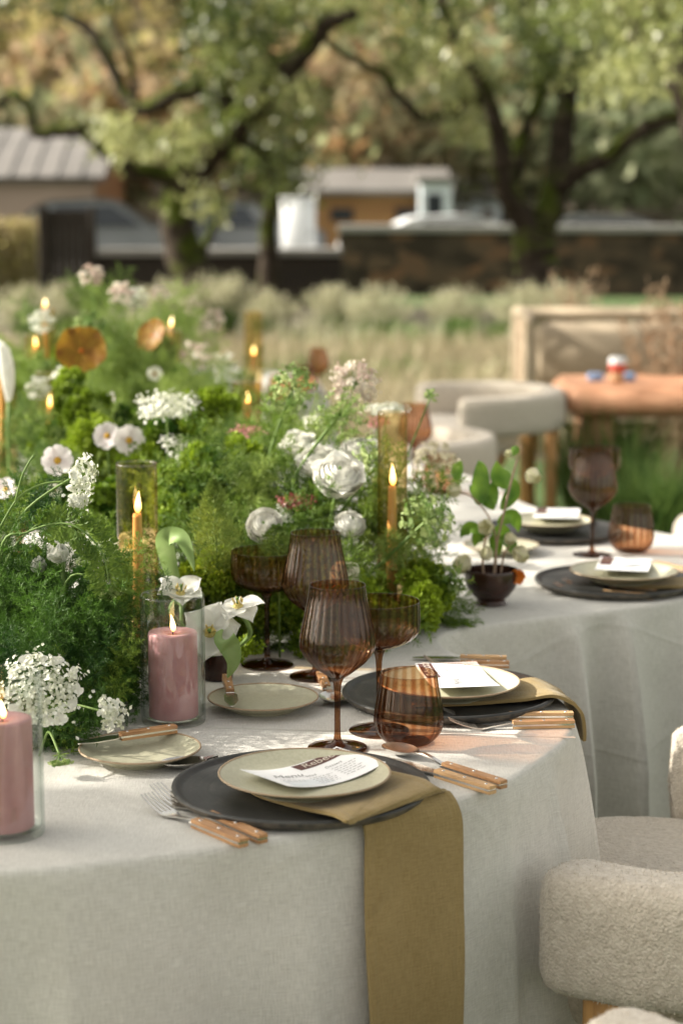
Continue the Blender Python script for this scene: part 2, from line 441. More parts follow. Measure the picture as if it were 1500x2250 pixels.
def np_mesh(name, V, Fq, mat, parent=None, tint=None, smooth=True, mats=None, midx=None):
    """V (n,3) float, Fq (m,k) int"""
    me = bpy.data.meshes.new(name); n, (m, k) = len(V), Fq.shape
    me.vertices.add(n); me.vertices.foreach_set('co', np.ascontiguousarray(V, dtype=np.float32).ravel())
    me.loops.add(m * k); me.loops.foreach_set('vertex_index', np.ascontiguousarray(Fq, dtype=np.int32).ravel())
    me.polygons.add(m); me.polygons.foreach_set('loop_start', np.arange(0, m * k, k, dtype=np.int32))
    me.update(calc_edges=True)
    if tint is not None:
        a = me.attributes.new('tint', 'FLOAT', 'POINT'); a.data.foreach_set('value', np.ascontiguousarray(tint, dtype=np.float32))
    for x in (mats or [mat]): me.materials.append(MATS[x])
    if midx is not None: me.polygons.foreach_set('material_index', np.ascontiguousarray(midx, dtype=np.int32))
    if smooth: me.polygons.foreach_set('use_smooth', np.ones(m, dtype=bool))
    o = bpy.data.objects.new(name, me); COL.objects.link(o)
    if parent is not None: o.parent = parent
    return o
def unit(a): return a / np.maximum(np.linalg.norm(a, axis=-1, keepdims=True), 1e-9)
def kites(O, D, L, W, roll=None, mid=.45, up=None):
    """leaf-shaped quads: origins O, directions D, lengths L, half widths W -> V (4n,3), F (n,4)"""
    n = len(O); D = unit(D)
    ref = rng.normal(size=(n, 3)) if up is None else up
    S = unit(np.cross(D, ref)); L = np.broadcast_to(L, n)[:, None]; W = np.broadcast_to(W, n)[:, None]
    V = np.stack([O, O + D * L * mid + S * W, O + D * L, O + D * L * mid - S * W], 1).reshape(-1, 3)
    return V, np.arange(4 * n).reshape(n, 4)
def inst(V, F, mats4, T, tint=None):
    """join copies of (V,F) under 4x4 matrices; T = tint per copy"""
    M = np.array(mats4); n, k = len(M), len(V)
    R = np.einsum('nij,vj->nvi', M[:, :3, :3], V) + M[:, None, :3, 3]
    FF = (F[None] + (np.arange(n) * k)[:, None, None]).reshape(-1, F.shape[1])
    base = np.zeros(k) if tint is None else tint
    return R.reshape(-1, 3), FF, (np.asarray(T)[:, None] + base[None]).reshape(-1)
def frame(o, d, s=1.0, roll=0.0):
    """4x4 with local +Z along d at o"""
    q = Vector(d).to_track_quat('Z', 'Y').to_matrix() @ Matrix.Rotation(roll, 3, 'Z')
    M = np.eye(4); M[:3, :3] = np.array(q) * s; M[:3, 3] = o; return M
def join(parts):
    V, F, T = [], [], []; o = 0
    for v, f, t in parts:
        V.append(v); F.append(f + o); T.append(t); o += len(v)
    return np.concatenate(V), np.concatenate(F), np.concatenate(T)

# ================================================================ THE SETTING
def sheet(name, x0, x1, y0, y1, z, mat, nx=1, ny=1, fn=None, kind='structure'):
    P = [[(x0 + (x1 - x0) * i / nx, y0 + (y1 - y0) * j / ny, z if fn is None else fn(x0 + (x1 - x0) * i / nx, y0 + (y1 - y0) * j / ny)) for j in range(ny + 1)] for i in range(nx + 1)]
    b = MB(); b.grid(P); b.f = [q[::-1] for q in b.f]
    return tag(b.build(name, mat), kind=kind)
sheet('ground', -300, 300, -60, 420, 0, 'lawn', 2, 2)
sheet('car_park', -60, 60, 33.5, 52, .004, 'asphalt')
sheet('meadow', -40, 40, 11.5, 27, .006, 'soil')
def hill_z(x, y):
    t = max(0, (y - 62) / 150)
    return 34 * (t * t * (3 - 2 * t) if t < 1 else 1) * (1 + .18 * math.sin(x * .021 + 1) + .06 * math.sin(x * .07)) - .05
sheet('hill', -220, 220, 62, 300, 0, 'soil', 44, 48, hill_z)

# woods over the hillside: one uncountable mass
def leaf_cloud(centers, radii, per, size, tints, flat=.8):
    O, T = [], []
    for c, r, t in zip(centers, radii, tints):
        d = unit(rng.normal(size=(per, 3))); rr = r * np.cbrt(rng.uniform(.15, 1, per))[:, None]
        O.append(np.array(c) + d * rr * np.array([1, 1, flat])); T.append(t + rng.normal(0, .10, per))
    return np.concatenate(O), np.concatenate(T)
def woods(name, label, xr, yr, n, mats, size, per, rad):
    cs, rs, ts = [], [], []
    for _ in range(n):
        x, y = rnd.uniform(*xr), yr[0] + (yr[1] - yr[0]) * rnd.random() ** 1.3
        r = rnd.uniform(*rad)
        h = rnd.uniform(1.2, 4.5)
        cs.append((x, y, hill_z(x, y) + h + r * .4)); rs.append(r); ts.append(rnd.random())
    O, T = leaf_cloud(cs, rs, per, size, ts)
    V, Fq = kites(O, rng.normal(size=O.shape), rng.uniform(.6, 1.3, len(O)) * size, rng.uniform(.25, .45, len(O)) * size)
    o = np_mesh(name, V, Fq, mats, tint=np.repeat(T, 4), smooth=False)
    return tag(o, label, 'trees', kind='stuff')
def wood_leaf(name, stops):
    m, n, l, out = new_mat(name)
    a = n.new('ShaderNodeAttribute'); a.attribute_name = 'tint'
    c = ramp(n, l, a.outputs['Fac'], stops)
    b = principled(n, (.2, .2, .1), .8, 0, .2); l.new(c, b.inputs['Base Color'])
    t = n.new('ShaderNodeBsdfTranslucent'); l.new(c, t.inputs[0])
    mx = n.new('ShaderNodeMixShader'); mx.inputs[0].default_value = .35
    l.new(b.outputs[0], mx.inputs[1]); l.new(t.outputs[0], mx.inputs[2]); l.new(mx.outputs[0], out.inputs[0])
wood_leaf('autumn_leaf', [(0, (.15, .165, .085)), (.22, (.28, .245, .14)), (.4, (.31, .235, .135)), (.55, (.39, .34, .12)), (.72, (.31, .25, .165)), (.86, (.33, .20, .095)), (1, (.24, .265, .13))])
wood_leaf('willow_leaf', [(0, (.16, .19, .105)), (.4, (.23, .26, .15)), (.75, (.29, .31, .19)), (1, (.32, .33, .205))])
woods('autumn_wood', 'yellow, rust and tan autumn wood covering the hillside behind the orchard', (-42, 6), (64, 190), 480, 'autumn_leaf', .75, 170, (1.2, 3.0))
woods('green_wood', 'hazy green wood on the right of the hillside', (4, 46), (66, 190), 320, 'willow_leaf', .8, 180, (1.4, 3.4))

# ---------------------------------------------------------------- low walls
def wall(name, label, a, b, th, h, mat, cap_h, cap_over, cap_mat='cap_stone'):
    a, b = Vector((*a, 0)), Vector((*b, 0)); L = (b - a).length
    t = thing(name, label, 'wall', a, math.atan2(b.y - a.y, b.x - a.x))
    MB().box((0, -th / 2, 0), (L, th / 2, h), .02).build('masonry' if mat == 'field_stone' else 'boarding', mat, t, smooth=False)
    k, x = max(1, round(L / 2.4)), 0
    for i in range(k):                              # coping slabs with open joints
        MB().box((L * i / k + .006, -th / 2 - cap_over, h + .003), (L * (i + 1) / k - .006, th / 2 + cap_over, h + .003 + cap_h), .012).build('coping', cap_mat, t, smooth=False)
    return t
wall('stone_wall', 'long brown field stone wall with pale coping behind the right tree', (QY(745, 560, 31).x, 31), (14, 30.2), .5, .96, 'field_stone', .11, .06)
wall('timber_wall', 'dark timber wall with grey coping behind the left tree', (QY(215, 560, 27.5).x, 27.5), (QY(752, 560, 27.5).x, 27.5), .35, .70, 'dark_timber', .10, .10)
# dark gate left of the timber wall
g = thing('gate', 'black vertical board gate at the left of the timber wall', 'gate', (QY(95, 560, 27.3).x, 27.3, 0))
gw = QY(215, 560, 27.3).x - QY(95, 560, 27.3).x
gh = QY(150, 462, 27.3).z
MB().box((-.05, -.09, 0), (.07, .09, gh + .06), .01).build('post', 'dark_timber', g, smooth=False)
MB().box((gw - .09, -.09, 0), (gw - .02, .09, gh + .06), .01).build('post', 'dark_timber', g, smooth=False)
bm_ = MB().box((0, -.02, .05), (.088, .02, gh), .004); me_ = None
for i in range(6):
    o = MB().box((0, -.02, .05), (.088, .02, gh), .004).build('board', 'dark_timber', g, smooth=False); o.location.x = .08 + i * .095
MB().box((.07, .02, .25), (gw - .09, .05, .35)).build('rail', 'dark_timber', g, smooth=False)

# ---------------------------------------------------------------- buildings
bx = thing('barn', 'low barn with curved pale metal roof and pinkish wall', 'building', (QY(208, 400, 55).x, 55, 0))
MB().box((-12, 0, 0), (0, 7, 2.02)).build('wall', 'pink_plaster', bx, smooth=False)
prof = [(-.35 + 4.0 * math.sin(a) / 1.0 * .98, 2.05 + 1.42 * (1 - math.cos(a)) ** .0 * math.sin(a) ** .85) for a in [i / 12 * PI / 2 for i in range(13)]]
P = []
for (yy, zz) in prof: P.append([(-12.2, yy, zz), (.35, yy, zz)])
rb = MB(); rb.grid(P); rb.grid([[(-12.2, 3.56 + i * .5, 3.47 - .012 * i), (.35, 3.56 + i * .5, 3.47 - .012 * i)] for i in range(9)])
rb.grid([[(-12.2, yy, zz - .12), (.35, yy, zz - .12)] for yy, zz in prof])
rf = rb.build('roof', 'zinc_roof', bx)
for i in range(19):
    x = .3 - i * .64
    s_ = MB().tube([(x, yy, zz + .02) for yy, zz in prof], .035, 5); s_.build('seam', 'zinc_roof', rf)
gp = [(0, 0, 2.02), (0, 7, 2.02)] + [(0, max(0.02, yy), zz - .12) for yy, zz in prof if yy > 0]
gb = MB(); gb.v = [(.02, -.02, 0), (.02, 7, 0), (.02, 7, 3.3), (.02, 3.5, 3.34)] + [(.02, max(-.02, yy), zz - .13) for yy, zz in prof[::-1] if yy > -.1]
gb.f = [tuple(range(len(gb.v)))]; gb.build('gable', 'brown_cladding', bx, smooth=False)
MB().box((-11, -.06, .1), (-9.6, -.005, 1.9), .01).build('door', 'brown_cladding', bx, smooth=False)

def long_house(name, label, px0, px1, Y, eave, ridge, mat, roofmat, bay=12):
    x0, x1 = QY(px0, 430, Y).x, QY(px1, 430, Y).x; L = x1 - x0
    t = thing(name, label, 'building', (x0, Y, 0))
    MB().box((0, 0, 0), (L, 6, eave)).build('wall', mat, t, smooth=False)
    r = MB(); r.add([(-.4, -.5, eave), (L + .4, -.5, eave), (L + .4, 3, ridge), (-.4, 3, ridge), (L + .4, 6.5, eave), (-.4, 6.5, eave), (-.4, -.5, eave + .14), (L + .4, -.5, eave + .14), (L + .4, 3, ridge + .14), (-.4, 3, ridge + .14), (L + .4, 6.5, eave + .14), (-.4, 6.5, eave + .14)],
        [(6, 7, 8, 9), (9, 8, 10, 11), (0, 3, 2, 1), (3, 5, 4, 2), (0, 1, 7, 6), (5, 11, 10, 4), (1, 2, 8, 7), (2, 4, 10, 8), (0, 6, 9, 3), (3, 9, 11, 5)])
    r.build('roof', roofmat, t, smooth=False)
    k = max(2, round(L / bay))
    for i in range(k):
        f = MB().box((L * (i + .3) / k, -.03, .75), (L * (i + .7) / k, .02, eave - .35), .01).build('window', 'brown_cladding', t, smooth=False)
        MB().box((L * (i + .3) / k + .06, -.036, .81), (L * (i + .7) / k - .06, -.031, eave - .41)).build('pane', 'dark_glass', f, smooth=False)
    return t
long_house('lodge', 'long low lodge with orange wood cladding under a grey roof', 680, 965, 60, 1.58, 2.25, 'orange_cladding', 'grey_roof', 1.6)
long_house('shed', 'pale grey shed beyond the fork of the right tree', 985, 1100, 66, 1.45, 2.0, 'glaze_sky', 'grey_roof', 1.2)
pv = thing('pavilion', 'small pale blue grey pavilion beside the lodge', 'building', (QY(925, 430, 57).x, 57, 0))
MB().box((0, 0, 0), (.85, 2, 1.9)).build('wall', 'glaze_sky', pv, smooth=False)
MB().box((-.15, -.2, 1.9), (1.0, 2.2, 2.08), .03).build('roof', 'grey_roof', pv, smooth=False)
MB().box((.15, -.03, .2), (.6, .01, 1.6), .01).build('door', 'dark_glass', pv, smooth=False)

# ---------------------------------------------------------------- parked cars behind the wall
def car(label, loc, rz, mat, tall=1.0, van=False):
    t = thing('parked_car', label, 'car', loc, rz, 'cars parked behind the low walls')
    H = 1.0
    if van: sil = [(-2.15, .35), (-2.2, .9), (-2.05, 1.65), (-1.7, 1.75), (.9, 1.72), (1.35, 1.1), (2.1, .95), (2.2, .6), (2.15, .35)]
    else: sil = [(-2.15, .35), (-2.2, .75), (-2.1, .92), (-1.55, .98), (-1.0, 1.38), (-.5, 1.45), (.35, 1.43), (1.05, .98), (1.95, .86), (2.18, .65), (2.15, .35)]
    sil = catmull([(x, 0, z * tall) for x, z in sil], 4)
    b = MB(); ws = [(-.86, .10), (-.90, .0), (-.90, 0), (-.86, .1)]
    P = []
    for y, ins in ((-.80, .10), (-.88, .02), (-.9, 0), (.9, 0), (.88, .02), (.80, .10)):
        P.append([(p.x * (1 - ins * .25), y * (1 - .16 * max(0, (p.z - .9)) / .6), .35 + (p.z - .35) * (1 - ins * .35)) for p in sil])
    b.grid(P)
    for k, row in ((0, P[0]), (1, P[-1])):
        o = len(b.v); b.v.extend([tuple(q) for q in row]); idx = tuple(range(o, o + len(row))); b.f.append(idx if k else idx[::-1])
    b.add([P[0][0], P[0][-1], P[-1][-1], P[-1][0]], [(0, 1, 2, 3)])
    b.build('body', mat, t, sharp=40)
    for s in (-1, 1):
        zt = (1.6 if van else 1.34) * tall; y0 = s * .9
        wn_ = [(-1.35 if van else -1.0, .98 * tall), (-1.3 if van else -.72, zt), (.7 if van else .28, zt), (1.1 if van else .82, .98 * tall)]
        q = MB(); q.add([(x, s * (.9 * (1 - .16 * max(0, z / tall - .9) / .6) + .004), z) for x, z in wn_], [(0, 1, 2, 3)]); q.build('side_window', 'dark_glass', t, smooth=False)
        for x in (-1.35, 1.35):
            wv = MB(); wv.lathe([(.0, -.1), (.2, -.1), (.29, -.1), (.32, -.06), (.32, .06), (.29, .1), (.2, .1), (0, .1)], 18)
            wo_ = wv.build('wheel', 'rubber', t); wo_.rotation_euler = (PI / 2, 0, 0); wo_.location = (x, s * .84, .32)
            hv = MB().lathe([(0, -.11), (.19, -.108), (.2, -.09)], 14).build('rim', 'silver_paint', wo_)
        MB().box((2.02, s * .62 - .16, .62 * tall), (2.17, s * .62 + .16, .74 * tall), .02).build('headlight', 'white_paint', t)
    wsx = [(1.02, 1.0), (.42, 1.40)] if not van else [(1.30, 1.16), (.93, 1.66)]
    q = MB(); q.add([(wsx[0][0] + .03, -.72, wsx[0][1] * tall), (wsx[0][0] + .03, .72, wsx[0][1] * tall), (wsx[1][0] + .03, .62, wsx[1][1] * tall), (wsx[1][0] + .03, -.62, wsx[1][1] * tall)], [(0, 1, 2, 3)]); q.build('windscreen', 'dark_glass', t, smooth=False)
    return t
car('silver car parked behind the timber wall and the black gate', (QY(215, 500, 37).x, 37, 0), .1, 'silver_paint')
car('silver grey car parked behind the left tree trunk', (QY(455, 500, 38).x, 38, 0), PI + .06, 'silver_paint', .98)
cb = thing('utility_cabinet', 'white box cabinet standing behind the timber wall beside the slim trunk', 'cabinet', (QY(618, 470, 36).x, 36, .004))
MB().box((0, 0, .06), (.60, .5, 1.44), .015).build('housing', 'white_paint', cb)
MB().box((-.03, -.04, 1.442), (.63, .54, 1.49), .012).build('lid', 'white_paint', cb)
MB().box((.04, -.016, .12), (.56, -.003, 1.38), .004).build('door', 'white_paint', cb)
MB().box((.50, -.04, .78), (.52, -.017, .92), .004).build('handle', 'rubber', cb)
MB().box((.02, .02, 0), (.58, .48, .06)).build('plinth', 'cap_stone', cb, smooth=False)
car('white car behind the stone wall left of the right tree', (QY(1015, 490, 36).x, 36.5, 0), .05, 'white_paint', .80)
car('silver car behind the stone wall right of the right tree', (QY(1300, 490, 36).x, 36.5, 0), PI - .1, 'silver_paint', .80)

# ---------------------------------------------------------------- orchard trees
def limb(b, pts, Y, dy, r0, r1, n=7):
    """branch through photo survey points at depth Y, drifting dy in depth"""
    m = len(pts); W = [QY(x, y, Y + dy * i / (m - 1)) for i, (x, y) in enumerate(pts)]
    P = catmull(W, 5); k = len(P)
    P = [p + Vector((rnd.gauss(0, .012), rnd.gauss(0, .012), rnd.gauss(0, .012))) for p in P]
    b.tube(P, [(r0 + (r1 - r0) * i / (k - 1)) * 1.25 for i in range(k)], n)
    return P
def crown(name, seeds, per, size, mat, parent, spread, loc, tint0=.4):
    O, T = [], []
    for c in seeds:
        k = per; d = rng.normal(size=(k, 3)) * np.array(spread)
        O.append(np.array(c) + d); T.append(np.full(k, tint0 + rnd.uniform(-.3, .35)) + rng.normal(0, .12, k))
    O = np.concatenate(O); T = np.concatenate(T)
    D = rng.normal(size=O.shape); D[:, 2] -= .3
    V, Fq = kites(O, D, rng.uniform(.7, 1.3, len(O)) * size, rng.uniform(.24, .36, len(O)) * size)
    V = V - np.array(loc)
    return np_mesh(name, V, Fq, mat, parent, np.repeat(T, 4), smooth=False)
def tree(label, limbs, Y, base_px, seeds_px, per, leaf, mats, spread):
    base = QY(*base_px, Y); base.z = 0
    t = thing('orchard_tree', label, 'tree', base, 0, 'old mossy orchard trees')
    pts = []
    for i, (pp, dy, r0, r1) in enumerate(limbs):
        b = MB(); P = limb(b, pp, Y, dy, r0, r1, 10 if i == 0 else 7)
        b.v = [tuple(Vector(v) - base) for v in b.v]
        b.build('trunk' if i == 0 else 'limb', 'mossy_bark', t); pts.append(P)
    for k, m in enumerate(mats):
        seeds = [QY(x, y, Y + rnd.uniform(-1.6, 1.8)) for (x, y, kk) in seeds_px if kk == k]
        if seeds: crown('crown', seeds, per, leaf, m, t, spread, base)
    return t
def scatter(x0, x1, y0, y1, n, k=0): return [(rnd.uniform(x0, x1), rnd.uniform(y0, y1), k) for _ in range(n)]
YT = 25.0
tree('gnarled mossy tree with dark leaning trunk left of centre',
     [([(470, 665), (430, 615), (400, 545), (388, 470), (402, 395)], 0, .21, .15),
      ([(402, 400), (450, 345), (505, 290), (560, 225), (620, 165), (685, 95), (720, 50), (780, 30)], -1.2, .20, .06),
      ([(400, 400), (350, 385), (290, 372), (235, 340), (190, 300)], -.6, .11, .04),
      ([(440, 190), (400, 205), (340, 232), (300, 240), (268, 195), (222, 105), (190, 60), (110, 25)], .8, .10, .045),
      ([(185, 283), (130, 288), (78, 290), (64, 240), (35, 208), (0, 222), (-40, 250)], .4, .075, .04),
      ([(520, 270), (480, 180), (490, 120), (450, 90), (440, 50), (470, -30)], .6, .10, .04),
      ([(505, 300), (570, 330), (600, 390)], .4, .06, .02),
      ([(300, 240), (285, 130), (250, 40), (260, -40)], .2, .04, .02),
      ([(420, 600), (470, 500), (480, 430)], .8, .06, .02)],
     YT, (470, 665),
     scatter(430, 720, -40, 60, 20) + scatter(420, 600, 60, 180, 15) + scatter(450, 570, 180, 290, 7) + scatter(560, 640, 330, 420, 6) + scatter(200, 440, 285, 345, 13, 1)
     + scatter(560, 680, 190, 330, 9, 1) + scatter(430, 490, 420, 470, 2, 1) + scatter(-60, 60, -40, 10, 3) + scatter(100, 240, -40, 10, 5) + scatter(430, 690, -20, 170, 16, 1),
     58, .125, ['orchard_leaf', 'orchard_leaf_light'], (.15, .24, .13))
tree('forked mossy tree with many upright limbs right of centre',
     [([(1178, 660), (1176, 600), (1172, 545), (1175, 500)], 0, .23, .2),
      ([(1170, 510), (1135, 455), (1105, 400), (1100, 335), (1085, 260), (1055, 175), (1000, 85), (960, -20)], -1, .14, .04),
      ([(1180, 510), (1205, 465), (1225, 400), (1235, 300), (1245, 220), (1275, 120), (1290, -20)], .4, .17, .08),
      ([(1235, 405), (1270, 375), (1330, 350), (1380, 305), (1430, 275), (1500, 252), (1570, 230)], -.8, .11, .06),
      ([(1130, 400), (1140, 330), (1160, 270), (1190, 190), (1180, 90), (1200, -20)], .6, .08, .04),
      ([(1085, 215), (1030, 222), (970, 250), (925, 258), (870, 205), (840, 165), (760, 120), (700, 75)], -.5, .075, .03),
      ([(1245, 260), (1215, 170), (1185, 120)], .6, .05, .02),
      ([(1180, 560), (1208, 600), (1200, 655)], .5, .11, .12)],
     YT, (1178, 655),
     scatter(1110, 1340, -50, 90, 22) + scatter(1150, 1310, 80, 170, 12) + scatter(840, 1110, -50, 60, 14) + scatter(860, 1080, 60, 220, 20, 1) + scatter(1120, 1330, -20, 150, 10, 1)
     + scatter(1000, 1080, 220, 320, 5, 1) + scatter(1340, 1430, 100, 190, 5, 1) + scatter(700, 850, -40, 50, 7, 1),
     54, .125, ['orchard_leaf', 'orchard_leaf_light'], (.15, .24, .13))
tree('slim pale trunk tree between the left tree and the white van',
     [([(585, 650), (590, 560), (592, 480), (600, 420), (590, 350)], 0, .12, .06)],
     26.5, (585, 655), scatter(520, 650, 260, 390, 6, 0), 60, .13, ['orchard_leaf', 'orchard_leaf_light'], (.25, .4, .2))
tree('nearer thick trunk tree cut off by the upper right corner',
     [([(1760, 900), (1700, 600), (1600, 380), (1530, 200), (1480, 80), (1440, -30)], 0, .22, .13),
      ([(1520, 160), (1440, 100), (1390, 60), (1360, -30)], .3, .10, .05)],
     16.0, (1760, 860), scatter(1260, 1500, -60, 60, 14, 1) + scatter(1330, 1430, 120, 170, 4, 1), 130, .08, ['orchard_leaf', 'orchard_leaf_light'], (.16, .3, .12))

# ---------------------------------------------------------------- grasses
def blades(P, H, W, lean, tint):
    n = len(P); a = rng.uniform(0, 2 * PI, n)
    D = np.stack([np.cos(a) * lean, np.sin(a) * lean, np.ones(n)], 1); D = unit(D)
    S = np.stack([-np.sin(a), np.cos(a), np.zeros(n)], 1); H = H[:, None]; W = W[:, None]
    out = np.stack([np.cos(a), np.sin(a), np.zeros(n)], 1)
    m = P + D * H * .55; tip = P + D * H * .95 + out * H * .22 * lean[:, None]
    V = np.stack([P - S * W, P + S * W, m + S * W * .8, m - S * W * .8, tip], 1).reshape(-1, 3)
    i = np.arange(n)[:, None] * 5
    Fq = np.concatenate([i + np.array([[0, 1, 2, 3]]), i + np.array([[3, 2, 4, 4]])])
    return V, np.repeat(tint, 5), n
def grass_mesh(name, P, H, W, lean, tint, mat, parent=None):
    V, T, n = blades(P, H, W, lean, tint)
    i = np.arange(n)[:, None] * 5
    F3 = np.concatenate([i + np.array([[0, 1, 2]]), i + np.array([[0, 2, 3]]), i + np.array([[3, 2, 4]])])
    return np_mesh(name, V, F3, mat, parent, T, smooth=False)
n = 52000
px = rng.uniform(-7, 9, n); py = 11.5 + 8.6 * rng.random(n)
cl = np.sin(px * 3.1 + py * 2) * .5 + np.sin(px * 1.3 - py * 1.7) * .5
P = np.stack([px, py, np.zeros(n)], 1)
tag(grass_mesh('dry_grass', P, rng.uniform(.10, .30, n) * (1 + .3 * cl), rng.uniform(.003, .007, n), rng.uniform(.15, .7, n), .35 + .3 * cl + rng.normal(0, .15, n), 'straw'),
    'straw coloured dry meadow grass between the tables and the wall', 'grass', kind='stuff')
n = 9000
px = rng.uniform(-6, 9, n); py = rng.uniform(15.5, 20.5, n); keep = np.sin(px * 1.9 + 1) + np.sin(py * 1.3 + px * .7) > .35; px, py = px[keep], py[keep]; n = len(px)
tag(grass_mesh('weeds', np.stack([px, py, np.zeros(n)], 1), rng.uniform(.10, .32, n), rng.uniform(.004, .009, n), rng.uniform(.15, .8, n), rng.uniform(.1, .9, n), 'green_blade'),
    'patches of sage green weeds in the dry meadow', 'grass', kind='stuff')
n = 16000
px = rng.uniform(-4, 5, n); py = rng.uniform(2, 11.5, n)
tag(grass_mesh('lawn_grass', np.stack([px, py, np.zeros(n)], 1), rng.uniform(.04, .09, n), rng.uniform(.0015, .003, n), rng.uniform(.1, .7, n), rng.uniform(0, .9, n), 'green_blade'),
    'short green lawn under the chairs', 'grass', kind='stuff')
def tuft(name, label, loc, h, r, n, mat, plume=None, group=None, w=.006):
    t = thing(name, label, 'grass', loc, rnd.uniform(0, 6), group)
    a = rng.uniform(0, 2 * PI, n); q = np.sqrt(rng.random(n)) * r * .35
    P = np.stack([np.cos(a) * q, np.sin(a) * q, np.zeros(n)], 1)
    grass_mesh('blades', P, rng.uniform(.6, 1.0, n) * h, np.full(n, w), rng.uniform(.05, r / h * 1.3, n), rng.uniform(0, 1, n), mat, t)
    if plume:
        k = n // 2; a = rng.uniform(0, 2 * PI, k); le = rng.uniform(.05, r / h * 1.1, k)
        D = unit(np.stack([np.cos(a) * le, np.sin(a) * le, np.ones(k)], 1)); B = D * (rng.uniform(.5, 1.0, k) * h)[:, None]
        O = np.repeat(B, 14, 0) + np.repeat(D, 14, 0) * (np.tile(np.arange(14), k) * .016)[:, None]
        V, Fq = kites(O, np.repeat(D, 14, 0) * .7 + rng.normal(0, .5, (k * 14, 3)), .06, .007)
        np_mesh('plumes', V, Fq, plume, t, np.repeat(rng.uniform(.2, 1, len(O)), 4), smooth=False)
    return t
G = 'pale plumed grasses in front of the walls'
for i, (x, Y, h, r, lab) in enumerate([
        (360, 21, .72, .42, 'cream plumed grass tuft behind the amber leaf flowers'), (480, 20.8, .80, .46, 'large cream plumed grass tuft below the left tree trunk'),
        (600, 21.4, .70, .40, 'cream plumed grass tuft below the slim trunk'), (720, 21.6, .66, .36, 'cream plumed grass tuft at the end of the timber wall'),
        (838, 20.8, .72, .44, 'bright cream grass tuft below the stone wall, left of centre gap'), (985, 21.3, .62, .38, 'greenish cream grass tuft left of the right tree'),
        (1130, 20.9, .72, .44, 'bright cream plumed grass tuft at the foot of the right tree'), (1240, 21, .62, .36, 'cream grass tuft right of the forked tree foot'),
        (60, 21, .6, .36, 'dull green plumed tuft before the black gate'), (170, 22, .6, .36, 'cream grass tuft before the right post of the gate')]):
    q = QY(x + rnd.uniform(-25, 25), 700, Y + rnd.uniform(-.8, .8))
    tuft('plumed_grass', lab, (q.x, q.y, 0), h * rnd.uniform(.42, .80), r * rnd.uniform(.65, 1.35), 260, 'green_blade', 'pale_grass', G, .010)
n = 5200
px = rng.uniform(-6, 8, n); py = rng.uniform(19.2, 24, n); keep = np.sin(px * 2.7 + 1) + np.sin(px * 1.1 + py) > -.4; px, py = px[keep], py[keep]; n = len(px)
tag(grass_mesh('sedge', np.stack([px, py, np.zeros(n)], 1), rng.uniform(.12, .42, n), rng.uniform(.005, .011, n), rng.uniform(.15, .9, n), rng.uniform(.0, .9, n), 'pale_grass'),
    'loose beige green sedge filling in between the plumed grasses', 'grass', kind='stuff')
for x, Y, h, r, lab in [(1010, 20.5, .34, .4, 'low green mound of grass before the stone wall'), (1110, 20, .34, .4, 'second low green mound of grass nearer the right tree'), (880, 20.5, .3, .4, 'low green mound beneath the bright cream tuft')]:
    tuft('low_grass', lab, (QY(x, 700, Y).x, Y, 0), h, r, 300, 'green_blade', None, None, .012)
tuft('green_grass', 'tall fresh green grass clump behind the brown wine glass', (QY(1330, 900, 8.8).x, 8.8, 0), .72, .42, 700, 'green_blade', None, None, .005)
tuft('green_grass', 'green grass clump beside the right hand edge of the far chairs', (QY(1440, 900, 8.2).x, 8.2, 0), .56, .40, 600, 'green_blade', None, None, .005)
tuft('rose_grass', 'reddish haze of grass in front of the woven sofa', (QY(1510, 800, 9.0).x, 9.4, 0), .90, .26, 120, 'rose_grass', 'rose_grass', None, .003)
tuft('rose_grass', 'reddish plumed grass beside the stone wall right of the forked tree', (QY(1330, 640, 13).x, 14.5, 0), .95, .26, 34, 'rose_grass', 'rose_grass', None, .006)
# golden hedge at the far left
hg = thing('hedge', 'sunlit golden hedge left of the black gate', 'hedge', (QY(25, 560, 30).x, 30, 0))
k = 5200; O = np.stack([rng.uniform(-1.6, .42, k), rng.uniform(-.5, .5, k), rng.uniform(.02, 1.15, k)], 1)
V, Fq = kites(O, rng.normal(size=O.shape), rng.uniform(.08, .15, k), .035)
np_mesh('foliage', V, Fq, 'autumn_leaf', hg, np.repeat(rng.uniform(.25, .7, k), 4), smooth=False)
for x in (-1.2, -.5, .2): MB().tube([(x, 0, 0), (x + .03, .02, .5), (x, 0, 1.0)], [.03, .02, .008], 6).build('stem', 'mossy_bark', hg)

